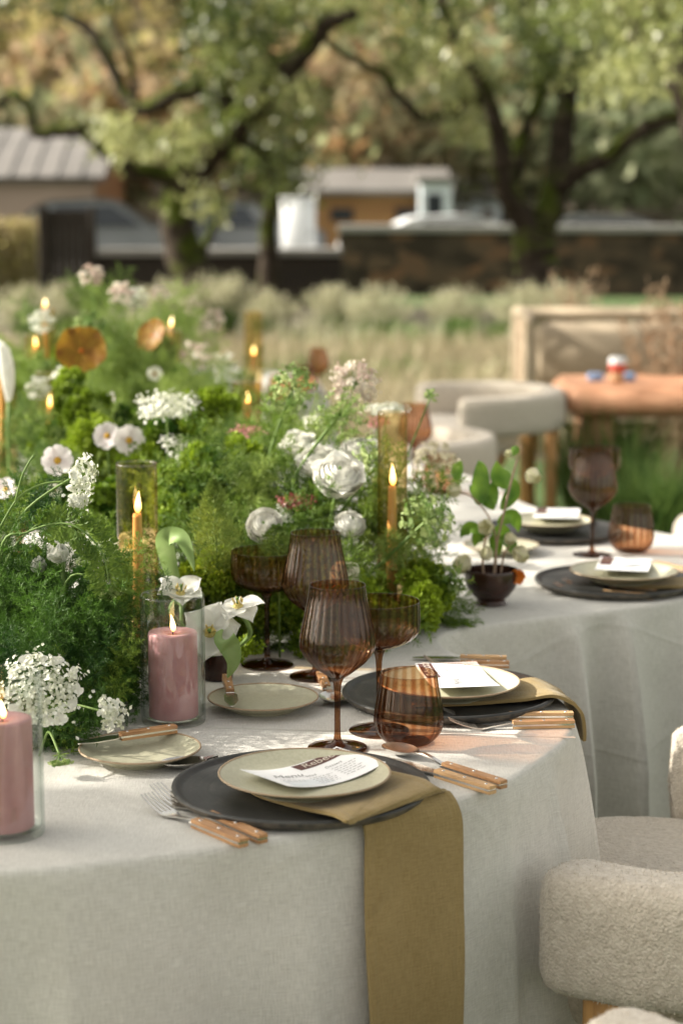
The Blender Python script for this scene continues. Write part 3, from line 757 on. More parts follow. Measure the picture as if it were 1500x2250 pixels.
# out-of-frame orchard tree on the left whose crown shades the near end of the table
sh_base = Vector((-6.0, 2.2, 0))
st = thing('orchard_tree', 'old leafy tree standing left of the table, outside the picture', 'tree', sh_base, 0, 'old mossy orchard trees')
MB().tube(catmull([(0, 0, 0), (.1, .05, .9), (-.05, 0, 1.7), (.1, .1, 2.4)], 5), [.26 - .008 * i for i in range(16)], 10).build('trunk', 'mossy_bark', st)
for (dx, dy, dz) in ((1.1, -1.3, 1.9), (.6, 1.6, 1.7), (-1.2, .4, 1.6), (1.3, .2, 1.2), (.2, -.4, 2.2), (.5, 3.0, 1.9)):
    MB().tube(catmull([(.05, .05, 2.2), (dx * .5, dy * .5, 2.5 + dz * .25), (dx, dy, 2.2 + dz)], 6), [.12 - .007 * i for i in range(13)], 7).build('limb', 'mossy_bark', st)
SHADE = [  # clumps: centre, spread, leaves
    ((-5.0, 2.64, 3.42), (.35, .15, .28), 1500), ((-5.1, 2.25, 3.35), (.4, .25, .32), 1300), ((-5.0, 1.6, 3.3), (.5, .4, .4), 1500),
    ((-5.0, 2.90, 3.84), (.3, .06, .09), 330), ((-5.0, 3.62, 4.05), (.3, .12, .14), 160), ((-5.0, 4.5, 3.9), (.4, .22, .3), 320), ((-5.2, 5.3, 3.7), (.5, .3, .4), 420), ((-5.4, 6.4, 3.7), (.5, .4, .5), 500),
    ((-6.3, 2.4, 4.6), (.6, .8, .4), 900), ((-7.0, 2.4, 3.6), (.5, .7, .5), 800)]
Os, Ts = [], []
for c, s_, k in SHADE:
    Os.append(np.array(c) - np.array(sh_base) + rng.normal(size=(k, 3)) * np.array(s_)); Ts.append(rng.uniform(.1, .8, k))
Os = np.concatenate(Os); Ts = np.concatenate(Ts)
V, Fq = kites(Os, rng.normal(size=Os.shape), rng.uniform(.07, .12, len(Os)), rng.uniform(.02, .032, len(Os)))
np_mesh('crown', V, Fq, 'orchard_leaf', st, np.repeat(Ts, 4), smooth=False)

sb2 = Vector((-6.6, 8.6, 0))  # unseen tree added so its crown shades the far chairs and sofa
st2 = thing('orchard_tree', 'second leafy tree added for its shade farther back on the left, outside the picture', 'tree', sb2, 0, 'old mossy orchard trees')
MB().tube(catmull([(0, 0, 0), (-.1, .1, 1.0), (.05, 0, 1.8), (.1, -.1, 2.6)], 5), [.24 - .007 * i for i in range(16)], 10).build('trunk', 'mossy_bark', st2)
for (dx, dy, dz) in ((1.4, -.9, 1.3), (1.5, .8, 1.4), (1.3, 2.0, 1.8), (-.9, .5, 1.5), (.2, -.2, 2.0)):
    MB().tube(catmull([(.05, -.05, 2.4), (dx * .5, dy * .5, 2.6 + dz * .25), (dx, dy, 2.2 + dz)], 6), [.11 - .006 * i for i in range(13)], 7).build('limb', 'mossy_bark', st2)
Os, Ts = [], []
for c, s_, k in [((-5.0, 9.35, 3.75), (.35, .30, .26), 1150), ((-5.0, 7.6, 3.55), (.35, .26, .24), 800), ((-5.0, 10.9, 4.25), (.4, .6, .3), 1200), ((-6.6, 8.6, 4.6), (.8, 1.0, .4), 900), ((-7.3, 8.8, 3.7), (.5, .6, .5), 600)]:
    Os.append(np.array(c) - np.array(sb2) + rng.normal(size=(k, 3)) * np.array(s_)); Ts.append(rng.uniform(.1, .8, k))
Os = np.concatenate(Os); Ts = np.concatenate(Ts)
V, Fq = kites(Os, rng.normal(size=Os.shape), rng.uniform(.07, .12, len(Os)), rng.uniform(.02, .032, len(Os)))
np_mesh('crown', V, Fq, 'orchard_leaf', st2, np.repeat(Ts, 4), smooth=False)

# ================================================================ LOUNGE FURNITURE IN THE BACK
def rope_sofa():
    Y = 10.2; x0 = QY(1162, 760, Y).x; top = QY(1300, 698, Y).z
    t = thing('woven_sofa', 'beige woven rope sofa behind the terracotta table', 'sofa', (x0, Y, 0))
    MB().tube(catmull([(.0, .75, .06), (0, .75, top - .1), (.0, .70, top - .01), (.0, .05, top - .01), (.0, 0, top - .12), (0, 0, .06)], 6), .03, 8).build('arm_frame', 'cushion', t)
    MB().tube([(.0, .72, top - .02), (2.4, .72, top - .02)], .034, 8).build('top_rail', 'cushion', t)
    for z in (.16, .36): MB().tube([(0, .0, z), (2.4, .0, z)], .02, 8).build('seat_rail', 'cushion', t)
    s = MB().tube([(0, 0, .1), (0, 0, top - .02)], .010, 6)
    me = None
    for i in range(60):
        o = s.build('rope', 'rope_weave', t) if me is None else bpy.data.objects.new('rope', me)
        if me is None: me = o.data
        else: COL.objects.link(o); o.parent = t
        o.location = (.04 + i * .04, .72, 0)
    for i in range(16):
        o = bpy.data.objects.new('rope', me); COL.objects.link(o); o.parent = t; o.location = (0, .04 + i * .043, 0)
    MB().box((.05, .02, .30), (2.4, .66, .46), .05).build('seat_cushion', 'cushion', t)
    MB().box((.08, .50, .46), (1.1, .68, top - .06), .05).build('back_cushion', 'cushion', t)
    MB().box((1.13, .50, .46), (2.3, .68, top - .06), .05).build('back_cushion', 'cushion', t)
rope_sofa()
Yc = 8.9
zc = QY(1300, 842, Yc).z
t = thing('terracotta_table', 'terracotta coloured low table with a coffee cup on it', 'table', (QY(1235, 842, Yc).x, Yc - .25, 0))
MB().box((0, 0, zc - .13), (2.0, .7, zc), .035).build('tabletop', 'terracotta_wood', t)
MB().box((.10, .08, 0), (.22, .62, zc - .13), .02).build('leg', 'terracotta_wood', t); MB().box((1.7, .08, 0), (1.82, .62, zc - .13), .02).build('leg', 'terracotta_wood', t)
cp = QY(1355, 836, Yc); t = thing('coffee_cup', 'paper coffee cup with red band and white lid', 'cup', (cp.x, Yc, zc))
MB().lathe([(0, 0), (.028, 0), (.030, .03), (.033, .055)], 24).build('cup_base', 'kraft_card', t)
MB().lathe([(.0335, .052), (.0365, .052), (.039, .088), (.036, .09)], 24).build('sleeve', 'red_card', t)
MB().lathe([(.037, .087), (.041, .09), (.041, .098), (.037, .102), (.035, .116), (0, .116)], 24).build('lid', 'white_paint', t)
for x, lab in ((1315, 'small blue carton left of the coffee cup'), (1385, 'small pale blue carton right of the coffee cup')):
    q = QY(x, 836, Yc)
    o = tag(MB().box((-.035, -.03, 0), (.035, .03, .035), .006).build('carton', 'blue_card', None), lab, 'carton'); o.location = (q.x, Yc + .12, zc)

# ================================================================ BOUCLE ARMCHAIRS  (local +X faces the table)
def soft_noise(V, amp, k=6.0):
    ph = rng.uniform(0, 6.3, (10, 3)); fr = rng.normal(size=(10, 3)) * 60
    d = sum(np.sin(V @ fr[i] + ph[i, 0]) for i in range(10)) / 10
    return d[:, None] * amp + rng.normal(0, amp * .55, (len(V), 1))
def fuzzy(b, amp):
    V = np.array(b.v); 
    me = bpy.data.meshes.new('x'); me.from_pydata(b.v, [], b.f); N = np.zeros(len(V) * 3); me.vertices.foreach_get('normal', N); bpy.data.meshes.remove(me)
    b.v = [tuple(q) for q in V + N.reshape(-1, 3) * soft_noise(V, amp)]; return b
def rrect(n, w, h, r):
    out = []
    for k in range(n):
        a = 2 * PI * k / n; c, s = math.cos(a), math.sin(a); p = 4.2
        q = (abs(c) ** p + abs(s) ** p) ** (-1 / p); out.append((w * q * c, h * q * s))
    return out
def pile(b, n, parent):
    """short curled yarn ends standing off the boucle"""
    V = np.array(b.v); Fq = np.array([q for q in b.f if len(q) == 4]); A, B, C, D_ = (V[Fq[:, i]] for i in range(4))
    ar = np.linalg.norm(np.cross(C - A, D_ - B), axis=1); pick = rng.choice(len(Fq), n, p=ar / ar.sum()); u, v = rng.random((2, n, 1))
    P = (A[pick] * (1 - u) + B[pick] * u) * (1 - v) + (D_[pick] * (1 - u) + C[pick] * u) * v; N = unit(np.cross((C - A)[pick], (D_ - B)[pick]))
    if (N * (P - V.mean(0))).sum(1).mean() < 0 and False: N = -N
    V4, F4 = kites(P - N * .0006, N + rng.normal(0, .75, (n, 3)), rng.uniform(.0025, .0055, n), .00055, mid=.5)
    o = np_mesh('pile', V4, F4, 'boucle', parent); o['kind'] = 'stuff'
def make_chair(label, loc, rz):
    t = thing('boucle_chair', label, 'armchair', loc, rz, 'oat boucle armchairs round the table')
    R, a0, a1, N = .37, math.radians(67), math.radians(293), 200
    sec = rrect(64, .052, .083, .04); b = MB(); rings = []
    for i in range(N + 1):
        u = i / N; a = a0 + (a1 - a0) * u
        e = min(u, 1 - u) * (a1 - a0) * R                   # distance to the arm end, rounded off
        sc = math.sqrt(max(0, 1 - (1 - min(1, e / .04)) ** 2)) * .98 + .02
        zc = .562 + .010 * math.cos((u - .5) * PI) 
        rings.append([((R + x * sc) * math.cos(a), (R + x * sc) * math.sin(a), zc + y * (sc * .35 + .65 if sc > .1 else sc)) for x, y in sec])
    n = len(sec)
    for r in rings: b.v.extend(r)
    for i in range(N):
        for k in range(n):
            p, q = i * n + k, i * n + (k + 1) % n; b.f.append((p, q, q + n, p + n))
    b.f.append(tuple(range(n))[::-1]); b.f.append(tuple(N * n + k for k in range(n)))
    b.f = [q[::-1] for q in b.f]
    bk = fuzzy(b, .0010).build('backrest', 'boucle', t)
    pile(b, 26000, bk)
    s = MB(); pr = [(.0, .502)] + [(.29 * math.sin(i / 24 * PI / 2), .502 - .003 * (i / 24) ** 2) for i in range(1, 20)] + [(.285, .498), (.30, .488), (.31, .470), (.314, .445), (.312, .41), (.30, .385), (.27, .375), (.0, .372)]
    pts = catmull([(r, 0, z) for r, z in pr], 3)
    s.lathe([(max(0, p.x), p.z) for p in pts], 150)
    st_ = fuzzy(s, .0009).build('seat', 'boucle', t); pile(s, 14000, st_); st_.location = (.09, -.03, .008)
    MB().lathe([(.0, .31), (.25, .31), (.262, .32), (.262, .371), (0, .371)], 48).build('seat_frame', 'oak', t, sharp=40).location = (.09, -.03, .006)
    for a in (82, -82, 152, -152):
        c, s_ = math.cos(math.radians(a)), math.sin(math.radians(a))
        l_ = MB(); prof = rrect(20, .024, .038, .02)
        for z in (0, .003, .495, .501):
            k = .9 if z in (0, .501) else 1; l_.v.extend([(x * k, y * k, z) for x, y in prof])
        for i in range(3):
            for k in range(20): l_.f.append((i * 20 + k, i * 20 + (k + 1) % 20, i * 20 + 20 + (k + 1) % 20, i * 20 + 20 + k))
        l_.f.append(tuple(range(20))[::-1]); l_.f.append(tuple(range(60, 80)))
        o = l_.build('leg', 'oak', t, sharp=50); o.location = (R * c, R * s_, 0); o.rotation_euler = (0, 0, math.radians(a))
    return t
def face(loc, target=(-.44, 2.96)): return math.atan2(target[1] - loc[1], target[0] - loc[0])
c2 = (.53, 2.72, 0)
chair = make_chair('oat boucle armchair in the right foreground with its rounded arm towards us', c2, math.radians(158))
dup(chair, (.035, 1.685, 0), math.radians(120), 'oat boucle armchair of which only an arm top shows at the bottom edge')
dup(chair, (.56, 8.75, 0), math.radians(192), 'far oat boucle armchair with its inner back and wooden legs showing')
dup(chair, (.13, 7.05, 0), math.radians(160), 'oat boucle armchair seen from behind just right of the flowers')
dup(chair, (1.43, 6.05, 0), math.radians(200), 'oat boucle armchair whose rounded back just enters at the right edge')

# ================================================================ TABLE AND CLOTH
OUT = [(-1.24, 2.96), (-1.13, 2.56), (-.92, 2.29), (-.64, 2.14), (-.375, 2.106), (-.13, 2.187), (.016, 2.267), (.125, 2.35), (.205, 2.44), (.272, 2.563), (.318, 2.68), (.332, 2.79), (.315, 2.90), (.251, 3.06), (.178, 3.19), (.168, 3.285),
       (.215, 3.355), (.319, 3.424), (.499, 3.518), (.64, 3.617), (.78, 3.76), (.86, 3.95), (.85, 4.12), (.765, 4.28), (.66, 4.42), (.52, 4.60), (.43, 4.85), (.39, 5.15), (.2, 5.55), (-.02, 5.95), (-.2, 6.4),
       (-.27, 6.95), (-.2, 7.4), (-.08, 7.9), (-.2, 8.4), (-.6, 8.7), (-1.2, 8.5), (-1.7, 7.8), (-1.8, 7), (-1.62, 6), (-1.42, 5), (-1.33, 4), (-1.28, 3.4)]
dense = catmull([(x, y, 0) for x, y in OUT], 24, True)
D = np.array([[p.x, p.y] for p in dense]); seg = np.linalg.norm(np.roll(D, -1, 0) - D, axis=1); cum = np.concatenate([[0], np.cumsum(seg)])
PER = cum[-1]; NS = 1900; sarr = np.arange(NS) * PER / NS
Dx = np.concatenate([D, D[:1]]); OX = np.interp(sarr, cum, Dx[:, 0]); OY = np.interp(sarr, cum, Dx[:, 1])
tx = np.roll(OX, -3) - np.roll(OX, 3); ty = np.roll(OY, -3) - np.roll(OY, 3); tl = np.hypot(tx, ty); NX, NY = ty / tl, -tx / tl      # outward (outline runs anticlockwise)
TOP = .75
def smoothstep(a, b, x): t = np.clip((x - a) / (b - a), 0, 1); return t * t * (3 - 2 * t)
near = smoothstep(.0, .30, OX) + smoothstep(3.3, 3.5, OY) ; near = np.clip(near, 0, 1)      # deeper pleats on the right
ph = sarr + .05 * np.sin(sarr * 7.0) + .03 * np.sin(sarr * 17.0 + 1)
far = smoothstep(3.28, 3.45, OY)
fold = .55 * np.sin(ph * 2 * PI / .21) + .35 * np.sin(ph * 2 * PI / .125 + 2) + .25 * np.sin(ph * 2 * PI / .43 + 1)
fold = np.sign(fold) * np.abs(fold) ** .8
cusp = 1 - 2 * np.abs(np.sin(ph * PI / .128 + .4 * np.sin(sarr * 5))) ** .75
fold = fold * (1 - .6 * far) + far * .8 * cusp + .75 * near * (1 - far) * cusp
slow = np.sin(sarr * 2 * PI / .62 + .6) * .5 + np.sin(sarr * 2 * PI / .37) * .3
rows = [(-.05, TOP, 0), (-.02, TOP, 0), (-.009, TOP, 0), (-.004, TOP - .0012, 0), (-.001, TOP - .004, 0), (.001, TOP - .009, 0)]
NZ = 44
for i in range(1, NZ + 1): z = TOP - .009 - (TOP - .009 - .012) * i / NZ; rows.append((None, z, 0))
V, UV = [], []
for off, z, _ in rows:
    if off is None:
        t_ = (TOP - .009 - z) / (TOP - .02)
        amp = (.046 * near + .010 * far + .004) * (min(1, t_ * 2.0) ** .75 * (1 - far) + min(1, t_ * 2.6) ** .6 * far)
        off = .001 + .030 * t_ ** .7 + amp * (fold + .5) * (.35 + .65 * near) + (.022 * slow + .026 * np.sin(sarr * 2 * PI / .29 + 1.1 + .6 * np.sin(sarr * 4)) + .008 * cusp) * (1 - near) * t_ ** .55
    V.append(np.stack([OX + NX * off, OY + NY * off, np.full(NS, z)], 1)); UV.append(np.stack([sarr, np.full(NS, z)], 1))
nr = len(rows); V = np.concatenate(V); UVv = np.concatenate(UV)
UVv[:2 * NS] = V[:2 * NS, :2]
idx = np.arange(NS); Fq = []
for i in range(nr - 1):
    a = i * NS + idx; b_ = i * NS + (idx + 1) % NS; Fq.append(np.stack([a, a + NS, b_ + NS, b_], 1))
Fq = np.concatenate(Fq)
me = bpy.data.meshes.new('tablecloth')
me.from_pydata(V.tolist(), [], Fq.tolist() + [list(range(NS))])
uvl = me.uv_layers.new(name='UVMap'); li = np.zeros(len(me.loops), dtype=np.int32); me.loops.foreach_get('vertex_index', li)
luv = UVv[li].copy()
fstart = (1) * NS * 4                               # the first ring (flat top) keeps plan UVs, the rest runs along the edge
quad_of_loop = np.arange(len(li)) // 4
wrap = (luv[:, 0] < .02) & (li % NS == 0) & (quad_of_loop % NS == NS - 1); luv[wrap & (li >= 2 * NS), 0] += PER
r1 = slice(NS * 4, 2 * NS * 4); luv[r1] = V[li[r1], :2]
uvl.data.foreach_set('uv', luv.astype(np.float32).ravel())
cloth = link('tablecloth', me, 'linen')
tag(cloth, 'off white linen cloth falling in pleats over the winding table', 'tablecloth')
hb = MB(); ha, hb2 = PZ(452, 1599, TOP), PZ(1262, 1621, TOP); P = []
for i in range(41):
    p = ha.lerp(hb2, i / 40); P.append([(p.x, p.y - .0022, TOP + .0002), (p.x, p.y - .0014, TOP + .0011), (p.x, p.y + .0014, TOP + .0011), (p.x, p.y + .0022, TOP + .0002)])
hb.grid(P); hb.f = [q[::-1] for q in hb.f]; hb.build('hem', 'linen_hem', cloth)
tb = thing('banquet_table', 'long winding banquet table hidden under the linen cloth', 'table', (-.5, 5.0, 0))
b = MB(); k = 5; ring = [(OX[i] - NX[i] * .012 + .5, OY[i] - NY[i] * .012 - 5.0) for i in range(0, NS, k)]; m = len(ring)
b.v = [(x, y, .715) for x, y in ring] + [(x, y, .744) for x, y in ring]
b.f = [tuple(range(m))[::-1], tuple(range(m, 2 * m))] + [(i, (i + 1) % m, m + (i + 1) % m, m + i) for i in range(m)]
b.build('tabletop', 'table_wood', tb, smooth=False)
for x, y in ((-.9, 2.6), (-.1, 2.75), (-.9, 3.9), (.45, 3.9), (-1.2, 5.4), (0, 5.2), (-1.4, 7.4), (-.2, 7.6)):
    MB().box((-.03, -.03, 0), (.03, .03, .715), .005).build('leg', 'table_wood', tb, smooth=False).location = (x + .5, y - 5.0, 0)

# ================================================================ TABLEWARE
def seg_circ(n=72): return n
def make_plate(label, loc, r=.107, h=.021, name='sage_plate', group=None):
    t = thing(name, label, 'plate', loc, rnd.uniform(0, 6), group); k = r / .107
    pr = [(0, .0045), (.050 * k, .0045), (.056 * k, .0045), (.057 * k, 0), (.062 * k, 0), (.064 * k, .004), (.080 * k, h * .40), (.096 * k, h * .74), (.1045 * k, h * .955)]
    pin = [(.1035 * k, h * .965), (.098 * k, h * .84), (.088 * k, h * .58), (.076 * k, h * .43), (.060 * k, .0076), (.03 * k, .0068), (0, .0066)]
    MB().lathe(pr, 96).build('underside', 'clay_body', t, sharp=50)
    MB().lathe([(a, z) for a, z in pin], 96).build('glaze', 'sage_glaze', t)
    tor = [(.1045 * k + .0014 * math.cos(a), h * .965 + .0014 * math.sin(a)) for a in [2 * PI * i / 10 for i in range(10)]]
    MB().lathe(tor, 96, closed=True).build('rim', 'clay_rim', t)
    return t
def make_charger(label, loc, r=.160):
    t = thing('charger_plate', label, 'plate', loc, rnd.uniform(0, 6), 'charcoal stoneware charger plates'); k = r / .16
    wob = lambda i, a: 1 + .004 * math.sin(3 * a + 1) + .003 * math.sin(5 * a)
    MB().lathe([(0, 0), (.138 * k, 0), (.150 * k, .003), (.1585 * k, .0095), (.160 * k, .0135)], 96, wob).build('underside', 'charcoal_rim', t)
    MB().lathe([(.160 * k, .0135), (.159 * k, .0155), (.156 * k, .0160), (.1525 * k, .0145), (.150 * k, .0115), (.145 * k, .0105), (.10 * k, .0098), (.05 * k, .0095), (0, .0095)], 96, wob).build('face', 'charcoal_clay', t)
    return t
C1 = PZ(662, 1722, .765); C2 = PZ(985, 1517, .765); C3 = PZ(1352, 1272, .765); C4 = PZ(1210, 1160, .765)
TZ = TOP + .0005
make_charger('charcoal charger plate of the front place setting with two forks beside it', (C1.x, C1.y, TZ))
make_charger('charcoal charger plate of the second setting behind the brown tumbler', (C2.x, C2.y, TZ), .157)
make_charger('blurred dark charger plate right of the hellebore bowl', (C3.x, C3.y, TZ), .155)
make_charger('blurred dark charger plate farther back behind the hellebores', (C4.x, C4.y, TZ), .155)
p1 = PZ(669, 1690, .79); p2 = PZ(986, 1490, .79); p3 = PZ(1370, 1248, .79); p4 = PZ(1206, 1138, .79)
NAP = .0062
PLZ = TZ + .0096 + NAP
make_plate('sage dinner plate of the front setting with a menu card on it', (p1.x, p1.y, PLZ))
make_plate('sage dinner plate of the second setting with a menu card on it', (p2.x, p2.y, PLZ), .1045)
make_plate('blurred sage dinner plate beside the far tumbler with a white card', (p3.x, p3.y, PLZ), .103)
make_plate('blurred sage dinner plate farthest back with a white card', (p4.x, p4.y, PLZ), .095)
b1 = PZ(308, 1642, .768); b2 = PZ(578, 1531, .768)
make_plate('small sage side plate with a knife laid across, beside the white lace flower', (b1.x, b1.y, TZ), .081, .0185, 'side_plate')
make_plate('small sage side plate right of the pink candle with knife at left rim', (b2.x, b2.y, TZ), .081, .0185, 'side_plate')
b3 = PZ(1100, 1196, .768); make_plate('small blurred side plate behind the hellebore bowl', (b3.x, b3.y, TZ), .08, .018, 'side_plate')

# ---- cutlery, local +X from tip to handle end, lying at z = 0
def cutlery(kind, label, tip, end, z=TZ, z2=None, pale=False, group='steel cutlery with riveted wooden handles'):
    tip, end = Vector(tip), Vector(end)
    d = end - tip; L = math.hypot(d.x, d.y)
    t = thing(kind, label, {'table_fork': 'fork', 'table_knife': 'knife', 'butter_knife': 'knife', 'table_spoon': 'spoon'}[kind], (tip.x, tip.y, z), math.atan2(d.y, d.x), group)
    if z2 is not None: t.rotation_euler = (0, -math.atan2(z2 - z, L), math.atan2(d.y, d.x))
    k = L / .205; hs_ = {'butter_knife': .088 / .205}.get(kind, .105 / .205) * L           # handle start
    wood = 'handle_wood_pale' if pale else 'handle_wood'
    hw, zt, zb = .0072, .0105, .0015
    def scale_(z0, z1):
        b = MB(); prof = []
        for i in range(9):
            u = i / 8; x = hs_ + (L - hs_) * u; w_ = hw * (.82 + .22 * u) * (1 if u < .93 else .86)
            prof.append((x, w_))
        lo = [(x, -w_, z0) for x, w_ in prof] + [(x, w_, z0) for x, w_ in prof[::-1]]
        hi = [(x, -w_ * .93, z1) for x, w_ in prof] + [(x, w_ * .93, z1) for x, w_ in prof[::-1]]
        m = len(lo); b.v = lo + hi
        b.f = [tuple(range(m))[::-1], tuple(range(m, 2 * m))] + [(i, (i + 1) % m, m + (i + 1) % m, m + i) for i in range(m)]
        return b
    scale_(.0042 + .0024, .0042 + .0064).build('handle_scale', wood, t, smooth=False)
    scale_(.0042 - .0002, .0042 - .0041).build('handle_scale', wood, t, smooth=False)
    MB().ribbon([(hs_ - .002, .0053), (L - .0012, .0053)], hw * .96, .0024).build('tang', 'steel', t, smooth=False)
    rv = MB().lathe([(0, .0011), (.0018, .0010), (.0021, .0004), (.0021, 0)], 12)
    for u in (.12, .5, .88):
        o = rv.build('rivet', 'steel', t); o.location = (hs_ + (L - hs_) * u, 0, .0105); rv = MB().lathe([(0, .0011), (.0018, .0010), (.0021, .0004), (.0021, 0)], 12)
    b = MB()
    if kind == 'table_fork':
        f = lambda u: .0135 * (1 - u / .06) ** 2 + .0012 if u < .06 else .0012 + (.006) * ((u - .06) / .045) ** 1.4
        for j in range(4):
            yy = (j - 1.5) * .0062
            xs = [i / 8 * .046 for i in range(9)]
            b.ribbon([(x * k, f(x) + .002) for x in xs], [.0007 + .0009 * (i / 8) ** .6 for i in range(9)], [.0008 + .001 * i / 8 for i in range(9)], [yy * (.88 + .12 * i / 8) for i in range(9)])
        xs = [.045 + .055 * i / 14 for i in range(15)]
        hwid = [.0113 if x < .052 else max(.0032, .0113 - (x - .052) * .42) for x in xs]
        b.ribbon([(x * k, f(x) + .002) for x in xs] + [(hs_ + .001, .0055)], hwid + [.0036], .0019)
    elif kind == 'table_spoon':
        lx, ly, dp = .030, .0195, .0085; P1, P2 = [], []
        for i in range(11):
            r = i / 10; P1.append([(lx + lx * r * math.cos(a) * 1.02, ly * r * math.sin(a) * (1 - .13 * math.cos(a)), .0015 + dp * r * r + .0012) for a in [2 * PI * q / 40 for q in range(41)]])
            P2.append([(lx + lx * r * math.cos(a) * 1.02, ly * r * math.sin(a) * (1 - .13 * math.cos(a)), .0015 + dp * r * r) for a in [2 * PI * q / 40 for q in range(41)]])
        b.grid(P1); b.grid([q[::-1] for q in P2]); b.grid([P1[-1], P2[-1]])
        b.ribbon([(lx * 1.9, .0098), (lx * 2.1, .0112), (lx * 2.5, .0128), (hs_ - .02, .010), (hs_ + .001, .0056)], [.006, .0042, .0032, .0032, .0036], .0022)
    else:
        xs = [i / 20 for i in range(21)]; n_ = []
        up = [(hs_ * u, .0002) for u in xs]
        hwid = [.0098 * min(1, (.05 + u * 2.4)) ** .6 * (1 if u < .82 else 1 - (u - .82) * 2.9) for u in xs]
        b.ribbon([(hs_ * u, .0052 - .0020 * (1 - u)) for u in xs], [max(.0006, h_) for h_ in hwid], .0016, [.002 * (1 - u) for u in xs])
    b.build('head' if kind in ('table_fork', 'table_spoon') else 'blade', 'steel', t, sharp=50)
    return t
z = TZ
cutlery('table_fork', 'front one of two forks left of the front setting', PZ(322, 1772, z), PZ(536, 1862, z))
cutlery('table_fork', 'fork lying between the front fork and the charger plate', PZ(342, 1750, z), PZ(579, 1853, z))
cutlery('table_spoon', 'spoon with brown wooden handle lying before the tumbler', PZ(848, 1650, z), PZ(1106, 1733, z))
kd = PZ(1082, 1745, z); ks = PZ(928, 1697, z); cutlery('table_knife', 'knife with pale wooden handle beside the spoon', kd + (ks - kd).normalized() * .205, kd, z, None, True)
cutlery('table_fork', 'rear one of two forks before the second setting', PZ(972, 1582, z), PZ(1258, 1580, z), z, None, True)
cutlery('table_fork', 'front one of two forks before the second setting', PZ(985, 1604, z), PZ(1260, 1597, z), z, None, True)
cutlery('table_spoon', 'dessert spoon whose bowl peeks out left of the front charger plate', PZ(356, 1694, z), PZ(640, 1664, z))
ds = PZ(735, 1556, z); de = PZ(712, 1507, z); cutlery('table_spoon', 'dessert spoon between the side plate and the wine glass stem', ds, ds + (de - ds).normalized() * .19, z)
cutlery('butter_knife', 'knife lying across the side plate next to the white lace flower', PZ(172, 1636, .772), PZ(386, 1592, .780), .7695, .7695)
ka = PZ(513, 1553, .772); kb = PZ(496, 1486, .772); cutlery('butter_knife', 'knife standing on the rim of the side plate right of the candle', ka, ka + (kb - ka).normalized() * .165, .7695, .7695)
cutlery('table_knife', 'knife with pale handle behind the second menu card', PZ(905, 1450, z), PZ(1112, 1456, z), z, None, True)
cutlery('table_fork', 'dessert fork behind the plate of the second setting', PZ(930, 1464, z), PZ(1118, 1467, z), z)
cutlery('table_fork', 'blurred fork before the far right setting', PZ(1215, 1298, z), PZ(1432, 1318, z), z, None, True)
cutlery('table_fork', 'second blurred fork right beside the far charger plate', PZ(1235, 1290, z), PZ(1440, 1308, z), z, None, True)
cutlery('table_knife', 'blurred knife at the right edge behind the far plate', PZ(1360, 1225, z), PZ(1520, 1262, z), z, None, True)

# ---- napkins
def napkin(label, secs, name='napkin'):
    """secs: list of (left point, right point) cross sections; built as folded cloth 5 mm thick"""
    L = catmull([a for a, b in secs], 10); R = catmull([b for a, b in secs], 10); n = len(L); m = 44
    P = [[L[i].lerp(R[i], j / m) for j in range(m + 1)] for i in range(n)]
    A = np.array([[tuple(p) for p in row] for row in P])
    du = np.gradient(A, axis=0); dv = np.gradient(A, axis=1); N = unit(np.cross(dv, du))
    if N[0, :, 2].mean() < 0: N = -N
    lay = .0017 + .0010 * np.sin(np.linspace(0, 5, n))[:, None] * np.sin(np.linspace(0, 3.1, m + 1))[None]
    vv = np.linspace(0, 1, m + 1); hem = .0009 * (np.exp(-((vv - .045) / .018) ** 2) + np.exp(-((vv - .955) / .018) ** 2)) - .0007 * (np.exp(-((vv - .085) / .014) ** 2) + np.exp(-((vv - .915) / .014) ** 2))
    soft = .0016 * np.sin(np.linspace(0, 9, n))[:, None] * np.sin(vv * 5 + 1)[None] + .0012 * np.sin(np.linspace(0, 17, n) + 2)[:, None] * np.sin(vv * 9)[None]
    A = A + dv / np.linalg.norm(dv, axis=-1, keepdims=True) * (.0016 * np.sin(np.linspace(0, 13, n)) + .001 * np.sin(np.linspace(0, 31, n)))[:, None, None]
    lay = lay + hem[None] + np.abs(soft); b = MB(); top = A + N * (lay[..., None] + .0008); bot = A - N * .0012
    b.grid(top.tolist()); b.grid([r[::-1] for r in bot.tolist()])
    b.grid([top[:, 0].tolist(), bot[:, 0].tolist()]); b.grid([bot[:, -1].tolist(), top[:, -1].tolist()])
    b.grid([bot[0].tolist(), top[0].tolist()]); b.grid([top[-1].tolist(), bot[-1].tolist()])
    me = bpy.data.meshes.new(name); me.from_pydata(b.v, [], b.f)
    ln = np.concatenate([[0], np.cumsum(np.linalg.norm(np.diff(A[:, m // 2], axis=0), axis=1))]); wd = np.linalg.norm(A[0, -1] - A[0, 0])
    uvv = np.zeros((len(b.v), 2)); g = np.stack(np.broadcast_arrays(np.linspace(0, wd, m + 1)[None], ln[:, None]), -1).reshape(-1, 2)
    uvv[:len(g)] = g; uvv[len(g):2 * len(g)] = g
    uvl = me.uv_layers.new(name='UVMap'); li = np.zeros(len(me.loops), dtype=np.int32); me.loops.foreach_get('vertex_index', li)
    uvl.data.foreach_set('uv', uvv[li].astype(np.float32).ravel())
    o = link(name, me, 'napkin', sharp=40); return tag(o, label, 'napkin', 'folded olive napkins')
e = .0035
zc_ = TZ + .0165 + .003
